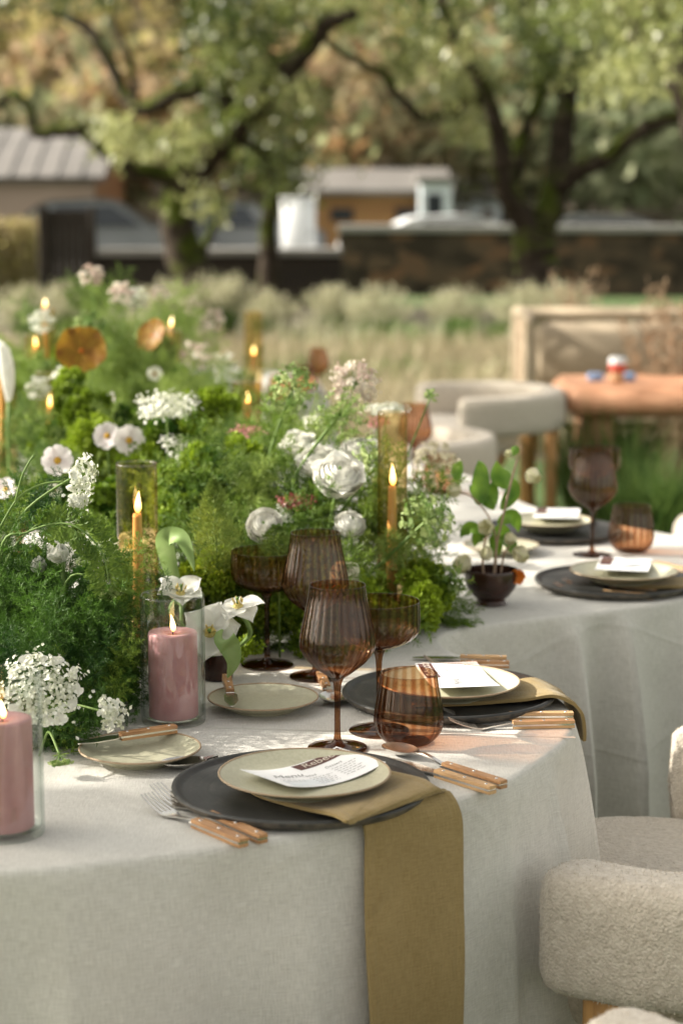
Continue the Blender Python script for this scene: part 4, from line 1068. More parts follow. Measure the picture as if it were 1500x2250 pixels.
def on_edge(px, off=.012):
    """point on the table edge below photo column px on the near side"""
    best = None
    for i in range(0, NS):
        if NY[i] > .2 or OY[i] > 2.9: continue
        q = np.array([OX[i], OY[i], TOP]) - [0, 0, CAM_H]; x = 750 + F_PX * q[0] / (q @ _cf)
        if best is None or abs(x - px) < best[0]: best = (abs(x - px), i)
    i = best[1]; return OX[i], OY[i], NX[i], NY[i]
lx, ly, lnx, lny = on_edge(781); rx, ry, rnx, rny = on_edge(994)
def ep(x, y, nx, ny, off, z): return Vector((x + nx * off, y + ny * off, z))
zf = TZ + .0096 + .0032
napkin('olive napkin under the front plate hanging over the table edge', [
    (PZ(505, 1712, zf), PZ(745, 1652, zf)), (PZ(560, 1748, zf), PZ(830, 1690, zf)), (PZ(660, 1778, zf), PZ(890, 1706, zf)),
    (PZ(735, 1793, zc_ + .002), PZ(935, 1716, zc_ + .003)), (PZ(768, 1806, zc_ + .001), PZ(962, 1733, zc_ + .001)),
    (ep(lx, ly, lnx, lny, .002, TOP + .019), ep(rx, ry, rnx, rny, -.006, TOP + .012)), (ep(lx, ly, lnx, lny, .014, TOP + .001), ep(rx, ry, rnx, rny, .010, TOP - .004)),
    (ep(lx, ly, lnx, lny, .018, TOP - .04), ep(rx, ry, rnx, rny, .018, TOP - .045)),
    (ep(lx - .008, ly, lnx, lny, .040, TOP - .15), ep(rx - .012, ry - .006, rnx, rny, .040, TOP - .15)), (ep(lx - .012, ly, lnx, lny, .056, TOP - .26), ep(rx - .024, ry - .014, rnx, rny, .054, TOP - .26)), (ep(lx - .016, ly, lnx, lny, .066, TOP - .38), ep(rx - .034, ry - .02, rnx, rny, .066, TOP - .38))])
xe = .334
napkin('olive napkin under the second plate hanging over the right table edge', [
    (Vector((.10, 2.77, zf)), Vector((.12, 2.885, zf))), (Vector((.17, 2.775, zf)), Vector((.18, 2.89, zf))), (Vector((.25, 2.785, zc_ - .003)), Vector((.25, 2.90, zc_ - .003))), (Vector((.300, 2.795, zc_ + .001)), Vector((.286, 2.905, zc_))),
    (Vector((.330, 2.80, TOP + .010)), Vector((.315, 2.905, TOP + .008))), (Vector((.343, 2.802, TOP - .002)), Vector((.328, 2.908, TOP - .004))), (Vector((.349, 2.806, TOP - .02)), Vector((.336, 2.91, TOP - .025))), (Vector((.352, 2.812, TOP - .05)), Vector((.342, 2.912, TOP - .06)))])
q = p3
napkin('blurred tan napkin tucked under the far right plate', [(Vector((q.x - .02, q.y - .05, zf)), Vector((q.x - .02, q.y + .05, zf))), (Vector((q.x + .08, q.y - .06, zf)), Vector((q.x + .08, q.y + .04, zf))), (Vector((q.x + .2, q.y - .08, zf - .004)), Vector((q.x + .2, q.y + .02, zf - .004)))])

# ---- menu cards
def text_mesh(name, body, size, mat, parent, loc, shear=0.0, rz=0.0, align='LEFT', sx=1.0):
    cu = bpy.data.curves.new(name, 'FONT'); cu.body = body; cu.size = size; cu.shear = shear; cu.align_x = align; cu.extrude = 0.00002; cu.resolution_u = 3
    to = bpy.data.objects.new(name, cu); COL.objects.link(to); bpy.context.view_layer.update()
    me = bpy.data.meshes.new_from_object(to.evaluated_get(bpy.context.evaluated_depsgraph_get())); bpy.data.objects.remove(to)
    co = np.zeros(len(me.vertices) * 3); me.vertices.foreach_get('co', co); co = co.reshape(-1, 3)
    me.materials.clear(); return me, co
def menu_card(label, c00, ex, ey, L, Wd, bend, z, words=True, name='Rebecca'):
    """landscape card: ex reading direction, ey up the card; bend lifts the ends"""
    t = thing('menu_card', label, 'menu', (c00.x, c00.y, z), math.atan2(ex.y, ex.x), 'menu cards on the plates')
    lift = lambda x, y: bend * ((x / L - .5) * 2) ** 2 + .0005
    P = [[(L * i / 24, Wd * j / 12, lift(L * i / 24, 0)) for j in range(13)] for i in range(25)]
    b = MB(); b.grid(P); b.f = [q[::-1] for q in b.f]; b.grid([[(x, y, zz - .0004) for x, y, zz in r] for r in P])
    b.build('card', 'paper', t)
    def patch(nm, x0, x1, y0, y1, dz, mat):
        q = [[(x0 + (x1 - x0) * i / 12, y0 + (y1 - y0) * j / 2, lift(x0 + (x1 - x0) * i / 12, 0) + dz) for j in range(3)] for i in range(13)]
        r = MB(); r.grid(q); r.f = [f_[::-1] for f_ in r.f]; return r.build(nm, mat, t)
    patch('banner', L * .50, L * .985, Wd * .74, Wd * .965, .0003, 'ink_brown')
    patch('print_wash', L * .10, L * .52, Wd * .06, Wd * .34, .00025, 'paper_print')
    def txt(nm, body, size, mat, x, y, shear=0, dz=.0006, bold=0):
        me, co = text_mesh(nm, body, size, mat, t, (0, 0, 0), shear)
        co[:, 0] += x; co[:, 1] += y; co[:, 2] += np.array([lift(v, 0) for v in co[:, 0]]) + dz
        me.vertices.foreach_set('co', co.astype(np.float32).ravel()); link(nm, me, mat, t, smooth=False)
    if words:
        txt('name_lettering', name, Wd * .215, 'ink_pale', L * .56, Wd * .79, .25)
        txt('menu_lettering', 'Menu', Wd * .22, 'ink_grey', L * .12, Wd * .50, .45)
        txt('course_lettering', 'Salad', Wd * .09, 'ink_grey', L * .40, Wd * .44, .4)
        txt('course_lettering', 'Dessert', Wd * .09, 'ink_grey', L * .66, Wd * .55, .4)
    lines = MB()
    for (x0, y0, n_, wd) in ((.12, .40, 3, .22), (.40, .36, 5, .24), (.68, .47, 6, .26)):
        for i in range(n_):
            x = x0; yy = (y0 - i * .062) * Wd; end = x0 + wd * rnd.uniform(.7, 1)
            while x < end:
                wl_ = rnd.uniform(.02, .05); xa, xb = x * L, min(x + wl_, end) * L
                lines.add([(xa, yy, lift(xa, 0) + .0005), (xb, yy, lift(xb, 0) + .0005), (xb, yy + .0011, lift(xb, 0) + .0005), (xa, yy + .0011, lift(xa, 0) + .0005)], [(0, 1, 2, 3)]); x += wl_ + .012
    o = lines.build('print_lines', 'ink_grey', t, smooth=False); o['kind'] = 'stuff'
    return t
zm = PLZ + .0085
def card_from(corner_px, zz):
    A, B, C, D_ = [PZ(x, y, zz) for x, y in corner_px]           # left/near, far-left.. in reading order: bottom-left, bottom-right, top-right, top-left
    ex = (B - A); ey = (D_ - A); return A, ex.normalized(), ex.length, ey.length
A, ex, L_, W_ = card_from([(632, 1727), (845, 1668), (710, 1647), (497, 1698)], PLZ + .016)
# the reading direction runs along the long edge from the lower corner up to the right corner
menu_card('menu card with brown name banner on the front plate', PZ(632, 1728, zm + .0115), Vector((.116, .100, 0)), None, .157, .094, .0115, zm)
menu_card('menu card on the second plate turned sideways to us', PZ(1098, 1508, PLZ + .021), Vector((-.024, .155, 0)), None, .154, .095, .004, PLZ + .0175)
menu_card('blurred white menu card on the far right plate', PZ(1422, 1258, PLZ + .02), Vector((.03, .14, 0)), None, .14, .10, .003, PLZ + .0185, False)
menu_card('blurred white menu card on the farthest plate', PZ(1270, 1141, PLZ + .02), Vector((.02, .14, 0)), None, .14, .10, .003, PLZ + .0185, False)

# ================================================================ GLASSWARE
def spline_prof(pr, n=5):
    return [(max(0.0, p.x), p.z) for p in catmull([(r, 0, z) for r, z in pr], n)]
def ribs(lo, hi, zs, amp, k=26, ph=0.0):
    def f(i, a):
        z = zs[i]; g = max(0, min(1, (z - lo) / .02)) * max(0, min(1, (hi - z) / .012 + .35))
        return 1 + amp * g * abs(math.cos(k * a / 2 + ph)) - amp * .5 * g
    return f
def bowl(t, outer, th, amp, mat='brown_glass', name='bowl', n=208, k=26):
    out = spline_prof(outer); zs = [z for r, z in out]
    inner = [(max(0.0, r - th), z + (th if r < .02 else th * .4)) for r, z in out][::-1]
    inner[0] = (out[-1][0] - th, out[-1][1])
    lo, hi = outer[0][1], outer[-1][1]
    b = MB(); rim = [(out[-1][0], out[-1][1]), (out[-1][0] - th * .5, out[-1][1] + th * .5), (out[-1][0] - th, out[-1][1])]
    b.lathe(out, n, ribs(lo, hi, zs, amp, k)); b.lathe(inner, n, ribs(lo, hi, zs[::-1], amp * 2.2, k)); b.lathe(rim, n)
    o = b.build(name, mat, t); a = o.data.attributes.new('thick', 'FLOAT', 'POINT')
    co = np.zeros(len(o.data.vertices) * 3); o.data.vertices.foreach_get('co', co); co = co.reshape(-1, 3)
    th_ = np.abs(np.cos(k * np.arctan2(co[:, 1], co[:, 0]) / 2)) ** 3 * np.clip((co[:, 2] - lo) / .03, .2, 1)
    base_ = np.clip(1 - (co[:, 2] - lo) / .035, 0, 1) * .6
    a.data.foreach_set('value', np.clip(th_ * 1.3 + base_, 0, 2).astype(np.float32)); return o
def wine_glass(label, loc, s=1.0):
    t = thing('wine_glass', label, 'wine glass', loc, rnd.uniform(0, 6), 'ribbed brown stemware')
    MB().lathe([(0, 0), (.039, 0), (.0405, .0009), (.040, .0022), (.030, .0032), (.018, .0046), (.009, .0075), (.0055, .012)], 64).build('foot', 'brown_glass_solid', t)
    MB().lathe(spline_prof([(.0055, .012), (.0044, .022), (.0041, .05), (.0045, .075), (.0058, .090), (.0095, .0985)], 4), 32).build('stem', 'brown_glass_solid', t)
    bowl(t, [(.0, .0985), (.010, .0990), (.024, .1085), (.040, .1225), (.0495, .137), (.0512, .148), (.0485, .166), (.0440, .187), (.0400, .207), (.0382, .221), (.0380, .2255)], .0011, .020)
    t.scale = (s,) * 3; return t
def coupe(label, loc):
    t = thing('coupe_glass', label, 'coupe glass', loc, rnd.uniform(0, 6), 'ribbed brown stemware')
    MB().lathe([(0, 0), (.040, 0), (.0418, .0009), (.041, .0022), (.030, .0032), (.018, .0046), (.009, .0075), (.0055, .012)], 64).build('foot', 'brown_glass_solid', t)
    MB().lathe(spline_prof([(.0055, .012), (.0044, .022), (.0040, .06), (.0044, .092), (.0062, .108), (.011, .1165)], 4), 32).build('stem', 'brown_glass_solid', t)
    bowl(t, [(.0, .1165), (.011, .1168), (.028, .1215), (.044, .1295), (.0535, .1395), (.0560, .150), (.0562, .164), (.0556, .1835)], .0011, .016)
    return t
def tumbler(label, loc):
    t = thing('tumbler', label, 'tumbler', loc, rnd.uniform(0, 6), 'ribbed brown tumblers')
    bowl(t, [(.0, .0006), (.024, .0008), (.034, .0045), (.0435, .016), (.0473, .031), (.0460, .048), (.0430, .066), (.0400, .083), (.0387, .0965)], .0013, .026, 'brown_glass', 'bowl', 192, 20)
    MB().lathe([(0, 0), (.026, 0), (.030, .0012), (.028, .004), (0, .0055)], 48).build('base', 'brown_glass', t)
    return t
def onT(px, py): p = PZ(px, py, TOP); return (p.x, p.y, TZ)
wine_glass('ribbed brown wine glass standing foremost, left of the tumbler', onT(741, 1645), .99)
wine_glass('ribbed brown wine glass just behind the foremost one', onT(693, 1488), 1.0)
wine_glass('blurred brown wine glass at the right behind the far plate', onT(1299, 1220), .97)
coupe('brown coupe glass half hidden behind the foremost wine glass', onT(832, 1607))
coupe('brown coupe glass below the white ranunculus', onT(587, 1462))
tumbler('ribbed brown tumbler beside the spoon', onT(897, 1632))
tumbler('blurred brown tumbler at the right beside the far wine glass', onT(1385, 1212))
coupe('blurred brown coupe glass right behind the far wine glass', onT(1302, 1165))
for (x, y, Y, lab) in ((968, 962, 4.95, 'blurred brown tumbler behind the pale seed head'), (668, 782, 7.6, 'far brown tumbler above the green umbels, nearest the meadow'), (615, 800, 7.2, 'far brown tumbler left among the flower tops')):
    q = QY(x, y, Y); tumbler(lab, (q.x, Y, TZ))
q = QY(915, 960, 5.0); wine_glass('blurred clear brown wine glass beside the amber candle tube on the right', (q.x + .0, 5.15, TZ), .9)
q = QY(700, 800, 7.5); wine_glass('far brown wine glass behind the blush flower head', (q.x, 7.4, TZ), .8)

# ================================================================ CANDLES
def flame_at(parent, z, h=.024, r=.0042, lean=.0):
    MB().tube([(0, 0, z), (.0004, 0, z + .004), (.0012 + lean * .2, 0, z + .009)], .0008, 6).build('wick', 'wick', parent)
    h *= rnd.uniform(.8, 1.2); r *= rnd.uniform(.85, 1.1); lean += rnd.uniform(-.0025, .0025)
    pr = [(0, 0), (r * .55, h * .06), (r * .95, h * .2), (r, h * .32), (r * .8, h * .5), (r * .48, h * .72), (r * .18, h * .9), (0, h)]
    b = MB().lathe(spline_prof(pr, 3), 16); b.v = [(x + lean * (zz / h) ** 2, y, zz) for x, y, zz in b.v]
    o = b.build('flame', 'flame', parent); o.location = (.001, 0, z + .005)
def tube_glass(t, r, h, th, base, mat):
    MB().lathe(spline_prof([(r - .004, 0), (r - .001, .0008), (r, .004)], 3) + [(r, h * f) for f in (.1, .3, .5, .7, .9, .99)] + [(r - th * .15, h + th * .3), (r - th * .5, h + th * .5), (r - th * .85, h + th * .3)] + [(r - th, h * f) for f in (.99, .9, .7, .5, .3, .1)] + [(r - th, base + .003), (r - th - .003, base), (0, base - .001)], 80).build('glass_tube', mat, t)
    MB().lathe([(0, 0), (r - .004, 0)], 64).build('glass_base', mat, t)
def pillar(label, loc, r=.045, h=.182, cr=.0345, ch=.122):
    t = thing('candle_jar', label.replace('pink pillar candle in', 'clear glass cylinder holding the pink candle,'), 'candle holder', loc, 0, 'clear glass candle cylinders')
    tube_glass(t, r, h, .0024, .008, 'clear_glass')
    c = thing('pillar_candle', label, 'candle', (loc[0], loc[1], loc[2] + .0085), 0, 'pink pillar candles')
    pr = [(0, 0), (cr - .002, 0), (cr, .002), (cr, ch * .3), (cr, ch * .7), (cr, ch - .004), (cr - .0012, ch - .001), (cr - .004, ch), (cr - .010, ch - .0012), (.011, ch - .003), (.006, ch - .005), (0, ch - .0052)]
    MB().lathe(pr, 64, lambda i, a: 1 + .004 * math.sin(3 * a + i) + .003 * math.sin(7 * a)).build('wax', 'pink_wax', c)
    MB().lathe([(0, ch - .0046), (.008, ch - .0045), (.0125, ch - .0030), (.0135, ch - .0026)], 32, lambda i, a: 1 + .08 * math.sin(2 * a + 1) * (i > 1)).build('melt_pool', 'melted_wax', c)
    flame_at(c, ch - .006, .025, .0042, -.002)
pillar('pink pillar candle in the clear cylinder left of the side plate', onT(382, 1586))
pillar('pink pillar candle in the clear cylinder cut by the left edge', onT(13, 1832), .0455, .190, .0335, .130)
def taper(tag_, loc, h=.305, ch=.205, r=.0325):
    t = thing('candle_tube', 'tall amber glass tube ' + tag_, 'candle holder', loc, 0, 'amber glass candle tubes')
    tube_glass(t, r, h, .0018, .005, 'amber_glass')
    c = thing('taper_candle', 'honey taper candle inside the amber tube ' + tag_, 'candle', (loc[0], loc[1], loc[2] + .0055), 0, 'honey taper candles')
    MB().lathe([(0, 0), (.022, 0), (.0225, .004), (.011, .010), (.0105, .026), (0, .026)], 24).build('socket', 'brown_ceramic', c)
    MB().lathe([(0, .01), (.0098, .012), (.0085, ch * .6), (.0072, ch - .006), (.0066, ch), (.004, ch - .002), (0, ch - .003)], 24, lambda i, a: 1 + .012 * math.sin(4 * a)).build('wax', 'amber_wax', c)
    flame_at(c, ch - .004, .032, .0052, .0012)
taper('standing before the tulips', onT(307, 1452), .318, .232)
def far_taper(tag_, px, rim_py, Y, ch=.2, h=.305, r=.0325):
    q = QY(px, rim_py, Y); taper(tag_, (q.x, Y, TZ), h or q.z - TZ, ch, r)
far_taper('on the right behind the green umbel', 862, 905, 3.36, .24, None, .0255)
far_taper('behind the dusty pink sedum', 543, 852, 4.55, .26, .315)
far_taper('far back among the flowers, above the middle', 556, 700, 7.0, .18, .34)
far_taper('far back beside the second amber leaf', 376, 760, 6.2, .33, .325)
far_taper('at the left behind the amber leaf', 78, 752, 6.0, .28, .325)
far_taper('at the left in front of the amber leaf', 108, 855, 5.0, .2, .3)
far_taper('second from the left edge, farther away', 100, 722, 6.6, .37, .37)
far_taper('at the very left edge', 3, 780, 4.7, .34, .35)

# ================================================================ FLOWERS AND FOLIAGE
def frond(seed, L=.17, nb=26, bl=.05, nl=.0105, nw=.00055, per=6, droop=.5, step=.0042):
    """asparagus fern spray along +Z: branchlets carrying whorls of needles"""
    r = np.random.default_rng(seed); O, Dn, T = [], [], []
    bend = r.normal(0, 1, 2); bend = bend / np.linalg.norm(bend)
    def pos(u): return np.array([bend[0] * droop * L * u * u * .5, bend[1] * droop * L * u * u * .5, L * u * (1 - .18 * droop * u)])
    for i in range(nb):
        u = .08 + .92 * i / nb; base = pos(u); ax = unit(pos(min(1, u + .02)) - pos(u - .02))
        a = i * 2.4 + r.uniform(-.4, .4); side = unit(np.cross(ax, [math.cos(a), math.sin(a), .3])); l = bl * (1 - .55 * abs(u - .45) * 1.6) * r.uniform(.7, 1.15)
        d = unit(side * .85 + ax * .6); m = max(2, int(l / step))
        for k in range(m):
            w = (k + 1) / m; p = base + d * l * w + np.array([0, 0, -.25 * droop * l * w * w])
            for q in range(per):
                O.append(p); Dn.append(d * .75 + r.normal(0, .55, 3)); T.append((w - .5) * .35 + (u - .5) * .2)
    O = np.array(O); Dn = np.array(Dn); n = len(O)
    V, Fq = kites(O, Dn, r.uniform(.75, 1.15, n) * nl, nw, mid=.5)
    st_ = np.array([pos(i / 10) for i in range(11)])
    return V, Fq, np.repeat(np.array(T), 4)
def clump(seed, R=.032, subs=18, leaves=50, ls=.0105):
    """curly parsley head"""
    r = np.random.default_rng(seed); O, Dn, T = [], [], []
    for i in range(subs):
        d = unit(r.normal(size=3) * np.array([1, 1, .8]) + np.array([0, 0, .35])); c = d * R * r.uniform(.65, 1.0) * np.array([1, 1, .85]) + np.array([0, 0, R * .9]); sr = R * r.uniform(.28, .42)
        e = unit(r.normal(size=(leaves, 3)) + d * .5)
        O.append(c + e * sr * r.uniform(.6, 1, (leaves, 1))); Dn.append(e + r.normal(0, .6, (leaves, 3))); T.append(np.full(leaves, d[2] * .28 + r.uniform(-.1, .1)))
    O = np.concatenate(O); Dn = np.concatenate(Dn); T = np.concatenate(T); n = len(O)
    V, Fq = kites(O, Dn, r.uniform(.7, 1.3, n) * ls, r.uniform(.3, .5, n) * ls, mid=.6)
    return V, Fq, np.repeat(T, 4)
def dill(seed, L=.12, nb=9):
    """soft dill or fennel thread spray along +Z"""
    r = np.random.default_rng(seed); O, Dn, Ln = [], [], []
    for i in range(nb):
        u = i / nb; p = np.array([0, 0, L * u * .8])
        for k in range(5):
            a = r.uniform(0, 2 * PI); d = unit(np.array([math.cos(a), math.sin(a), r.uniform(.4, 1.4)])); l = L * (.5 - .25 * u) * r.uniform(.7, 1.2)
            O.append(p); Dn.append(d); Ln.append(l)
            for q in range(7):
                w = .25 + .75 * q / 7
                for s_ in range(3): O.append(p + d * l * w); Dn.append(d * .6 + r.normal(0, .55, 3)); Ln.append(.022 * r.uniform(.6, 1.2))
    V, Fq = kites(np.array(O), np.array(Dn), np.array(Ln), .0006, mid=.5)
    return V, Fq, np.repeat(r.uniform(-.2, .25, len(O)), 4)
KEEP = []                                              # standing glass: greenery grows round it, not through it
for o in list(COL.objects):
    n_ = o.name.split('.')[0]; r_ = {'wine_glass': .054, 'coupe_glass': .059, 'tumbler': .05, 'candle_jar': .048, 'candle_tube': .035}.get(n_)
    if r_: KEEP.append((o.location.x, o.location.y, r_))
def clear_of_glass(V, Fq):
    bad = np.zeros(len(V), dtype=bool)
    for x, y, r_ in KEEP: bad |= (np.hypot(V[:, 0] - x, V[:, 1] - y) < r_) & (V[:, 2] < TOP + .31)
    return Fq[~bad[Fq].any(1)]
FERN = [frond(i) for i in range(5)]; FERN_L = [frond(20 + i, .15, 20, .055, .013, .0008, 6, .4, .006) for i in range(4)]
PARS = [clump(i) for i in range(4)]; PARS_S = [clump(40 + i, .024, 10, 45, .0085) for i in range(3)]
DILL = [dill(i) for i in range(4)]
def mass(name, label, variants, cores, mat, cat='foliage', kind='stuff', tint=(.1, .8)):
    """cores: (centre, radii, count, scale, up bias): sprays radiate from inside each core"""
    sets = [[] for _ in variants]; tints = [[] for _ in variants]
    for c, rad, n, sc, upb in cores:
        t0 = rnd.uniform(*tint)
        for _ in range(n):
            d = unit(np.array([rnd.gauss(0, 1), rnd.gauss(0, 1), rnd.gauss(0, .8) + upb]))
            o = np.array(c) + d * np.array(rad) * rnd.uniform(.05, .75)
            if o[2] < TOP + .012: o[2] = TOP + .012 + rnd.random() * .01; d[2] = abs(d[2]) + .15
            v = rnd.randrange(len(variants)); sets[v].append(frame(o, d, sc * rnd.uniform(.8, 1.2), rnd.uniform(0, 6.3))); tints[v].append(t0 + rnd.gauss(0, .12))
    parts = [inst(variants[v][0], variants[v][1], sets[v], tints[v], variants[v][2]) for v in range(len(variants)) if sets[v]]
    V, Fq, T = join(parts); ok = V[:, 2]
    V[:, 2] = np.maximum(V[:, 2], TOP + .0035 + .002 * rng.random(len(V)))
    return tag(np_mesh(name, V, clear_of_glass(V, Fq), mat, tint=T), label, cat, kind=kind)
def core(px, py, Y, rx, rz, n, sc=1.0, upb=.3, ry=None): q = QY(px, py, Y); return ((q.x, q.y, q.z), (MP(rx, Y), ry or MP(rx, Y), MP(rz, Y)), n, sc, upb)

mass('asparagus_fern', 'dense needle green asparagus fern spilling over the table at the left', FERN, [
    core(60, 1480, 2.72, 130, 110, 26, .85), core(140, 1420, 2.80, 120, 90, 22, .8), core(15, 1330, 2.85, 80, 90, 14, .85), core(210, 1440, 2.80, 70, 60, 12, .65),
    core(70, 1590, 2.66, 120, 40, 16, .65), core(195, 1560, 2.70, 60, 45, 9, .5, .1), core(5, 1190, 2.9, 45, 40, 6, .6), core(-60, 1430, 2.8, 120, 140, 18, .9), core(120, 1365, 2.85, 70, 40, 9, .6, .0), core(230, 1470, 2.86, 60, 70, 12, .7), core(240, 1540, 2.78, 45, 40, 10, .5), core(160, 1500, 2.84, 90, 60, 14, .8), core(50, 1270, 2.95, 60, 50, 8, .7)],
    'fern_dark')
mass('asparagus_fern', 'lighter tips of asparagus fern reaching across the amber tube', FERN_L, [
    core(275, 1255, 2.86, 46, 34, 9, .42, .0), core(230, 1270, 2.86, 40, 30, 6, .45, .0), core(235, 1490, 2.72, 60, 50, 8, .5), core(275, 1500, 2.76, 28, 36, 5, .4, .0), core(20, 1140, 2.88, 45, 30, 5, .5), core(120, 1545, 2.64, 80, 36, 6, .5)],
    'fern_green')
mass('fern_bed', 'soft green fern bed under the white ranunculus in the middle', FERN_L, [
    core(470, 1330, 3.25, 120, 70, 20, .95), core(600, 1260, 3.35, 110, 110, 22, 1.0), core(880, 1290, 3.42, 80, 70, 20, .8, .1), core(800, 1200, 3.5, 100, 110, 20, 1.0), core(640, 1100, 3.6, 100, 90, 16, 1.0),
    core(500, 1150, 3.55, 100, 110, 18, 1.0), core(900, 1360, 3.38, 50, 30, 8, .6, .0), core(380, 1240, 3.4, 90, 90, 12, 1.0), core(690, 1360, 3.2, 160, 50, 20, .8)],
    'fern_green', tint=(.15, .6))
mass('parsley', 'curly parsley heads heaped between the flowers', PARS, [
    core(400, 1115, 3.5, 60, 60, 8, .9), core(470, 1040, 3.6, 70, 60, 8, .9), core(560, 1070, 3.55, 50, 50, 4, .8), core(500, 1300, 3.15, 80, 50, 9, .8), core(880, 1330, 3.30, 60, 55, 12, .75), core(930, 1290, 3.36, 40, 45, 8, .7), core(690, 1330, 3.22, 130, 40, 12, .8),
    core(185, 905, 4.3, 60, 75, 10, .8), core(205, 1010, 4.1, 35, 50, 7, 1.0), core(465, 905, 4.0, 65, 45, 7, .8), core(385, 965, 3.95, 60, 45, 7, .85), core(300, 1090, 3.9, 80, 60, 9, 1.0), core(580, 1200, 3.5, 70, 60, 7, .9)],
    'parsley_green', tint=(.2, .8))
mass('dill', 'feathery dill haze through the middle of the flowers', DILL, [
    core(590, 1060, 3.7, 80, 50, 8, .8), core(540, 1120, 3.5, 90, 70, 13, .9), core(690, 1190, 3.55, 100, 60, 9, .8), core(880, 1220, 3.4, 60, 70, 11, .8), core(420, 1030, 3.9, 90, 60, 12, .9), core(690, 950, 3.7, 40, 30, 3, .6),
    core(850, 1090, 3.5, 50, 50, 6, .7), core(300, 860, 5.0, 100, 70, 18, 1.1), core(360, 930, 4.6, 90, 60, 14, 1.0)],
    'dill_green')
mass('far_foliage', 'blurred mixed greenery running down the far half of the table', FERN_L + DILL, [
    core(110, 1010, 4.6, 140, 60, 20, 1.1), core(60, 1090, 3.9, 120, 50, 16, .9), core(250, 1050, 4.2, 110, 50, 14, 1.0), core(290, 920, 5.2, 130, 50, 20, 1.2), core(100, 930, 5.4, 130, 40, 14, 1.1), core(420, 880, 6.0, 120, 30, 16, 1.2), core(250, 800, 6.4, 130, 45, 22, 1.3),
    core(520, 850, 7.0, 90, 20, 10, 1.1), core(130, 800, 6.8, 110, 40, 14, 1.3), core(320, 745, 7.4, 130, 40, 20, 1.4), core(240, 700, 7.0, 60, 30, 8, 1.3), core(30, 850, 5.6, 50, 40, 7, 1.1), core(600, 960, 5.0, 70, 40, 8, 1.0), core(560, 1000, 4.4, 80, 50, 9, 1.0)],
    'dill_green', tint=(.0, .6))
mass('moss', 'damp green moss and cut leaves at the foot of the flowers', PARS_S, [
    core(620, 1400, 3.12, 200, 20, 26, .9), core(350, 1330, 3.2, 120, 30, 16, 1.0), core(870, 1385, 3.3, 70, 16, 12, .7), core(60, 1620, 2.62, 110, 16, 16, .8), core(190, 1540, 2.86, 90, 60, 26, 1.0), core(80, 1480, 2.9, 120, 80, 30, 1.2), core(130, 1360, 2.98, 120, 60, 20, 1.2), core(60, 1290, 3.05, 100, 50, 14, 1.2), core(160, 1110, 3.8, 160, 40, 26, 1.2), core(300, 980, 4.6, 300, 40, 36, 1.6), core(250, 850, 6, 260, 40, 36, 2.0)],
    'parsley_green', tint=(-.1, .3))

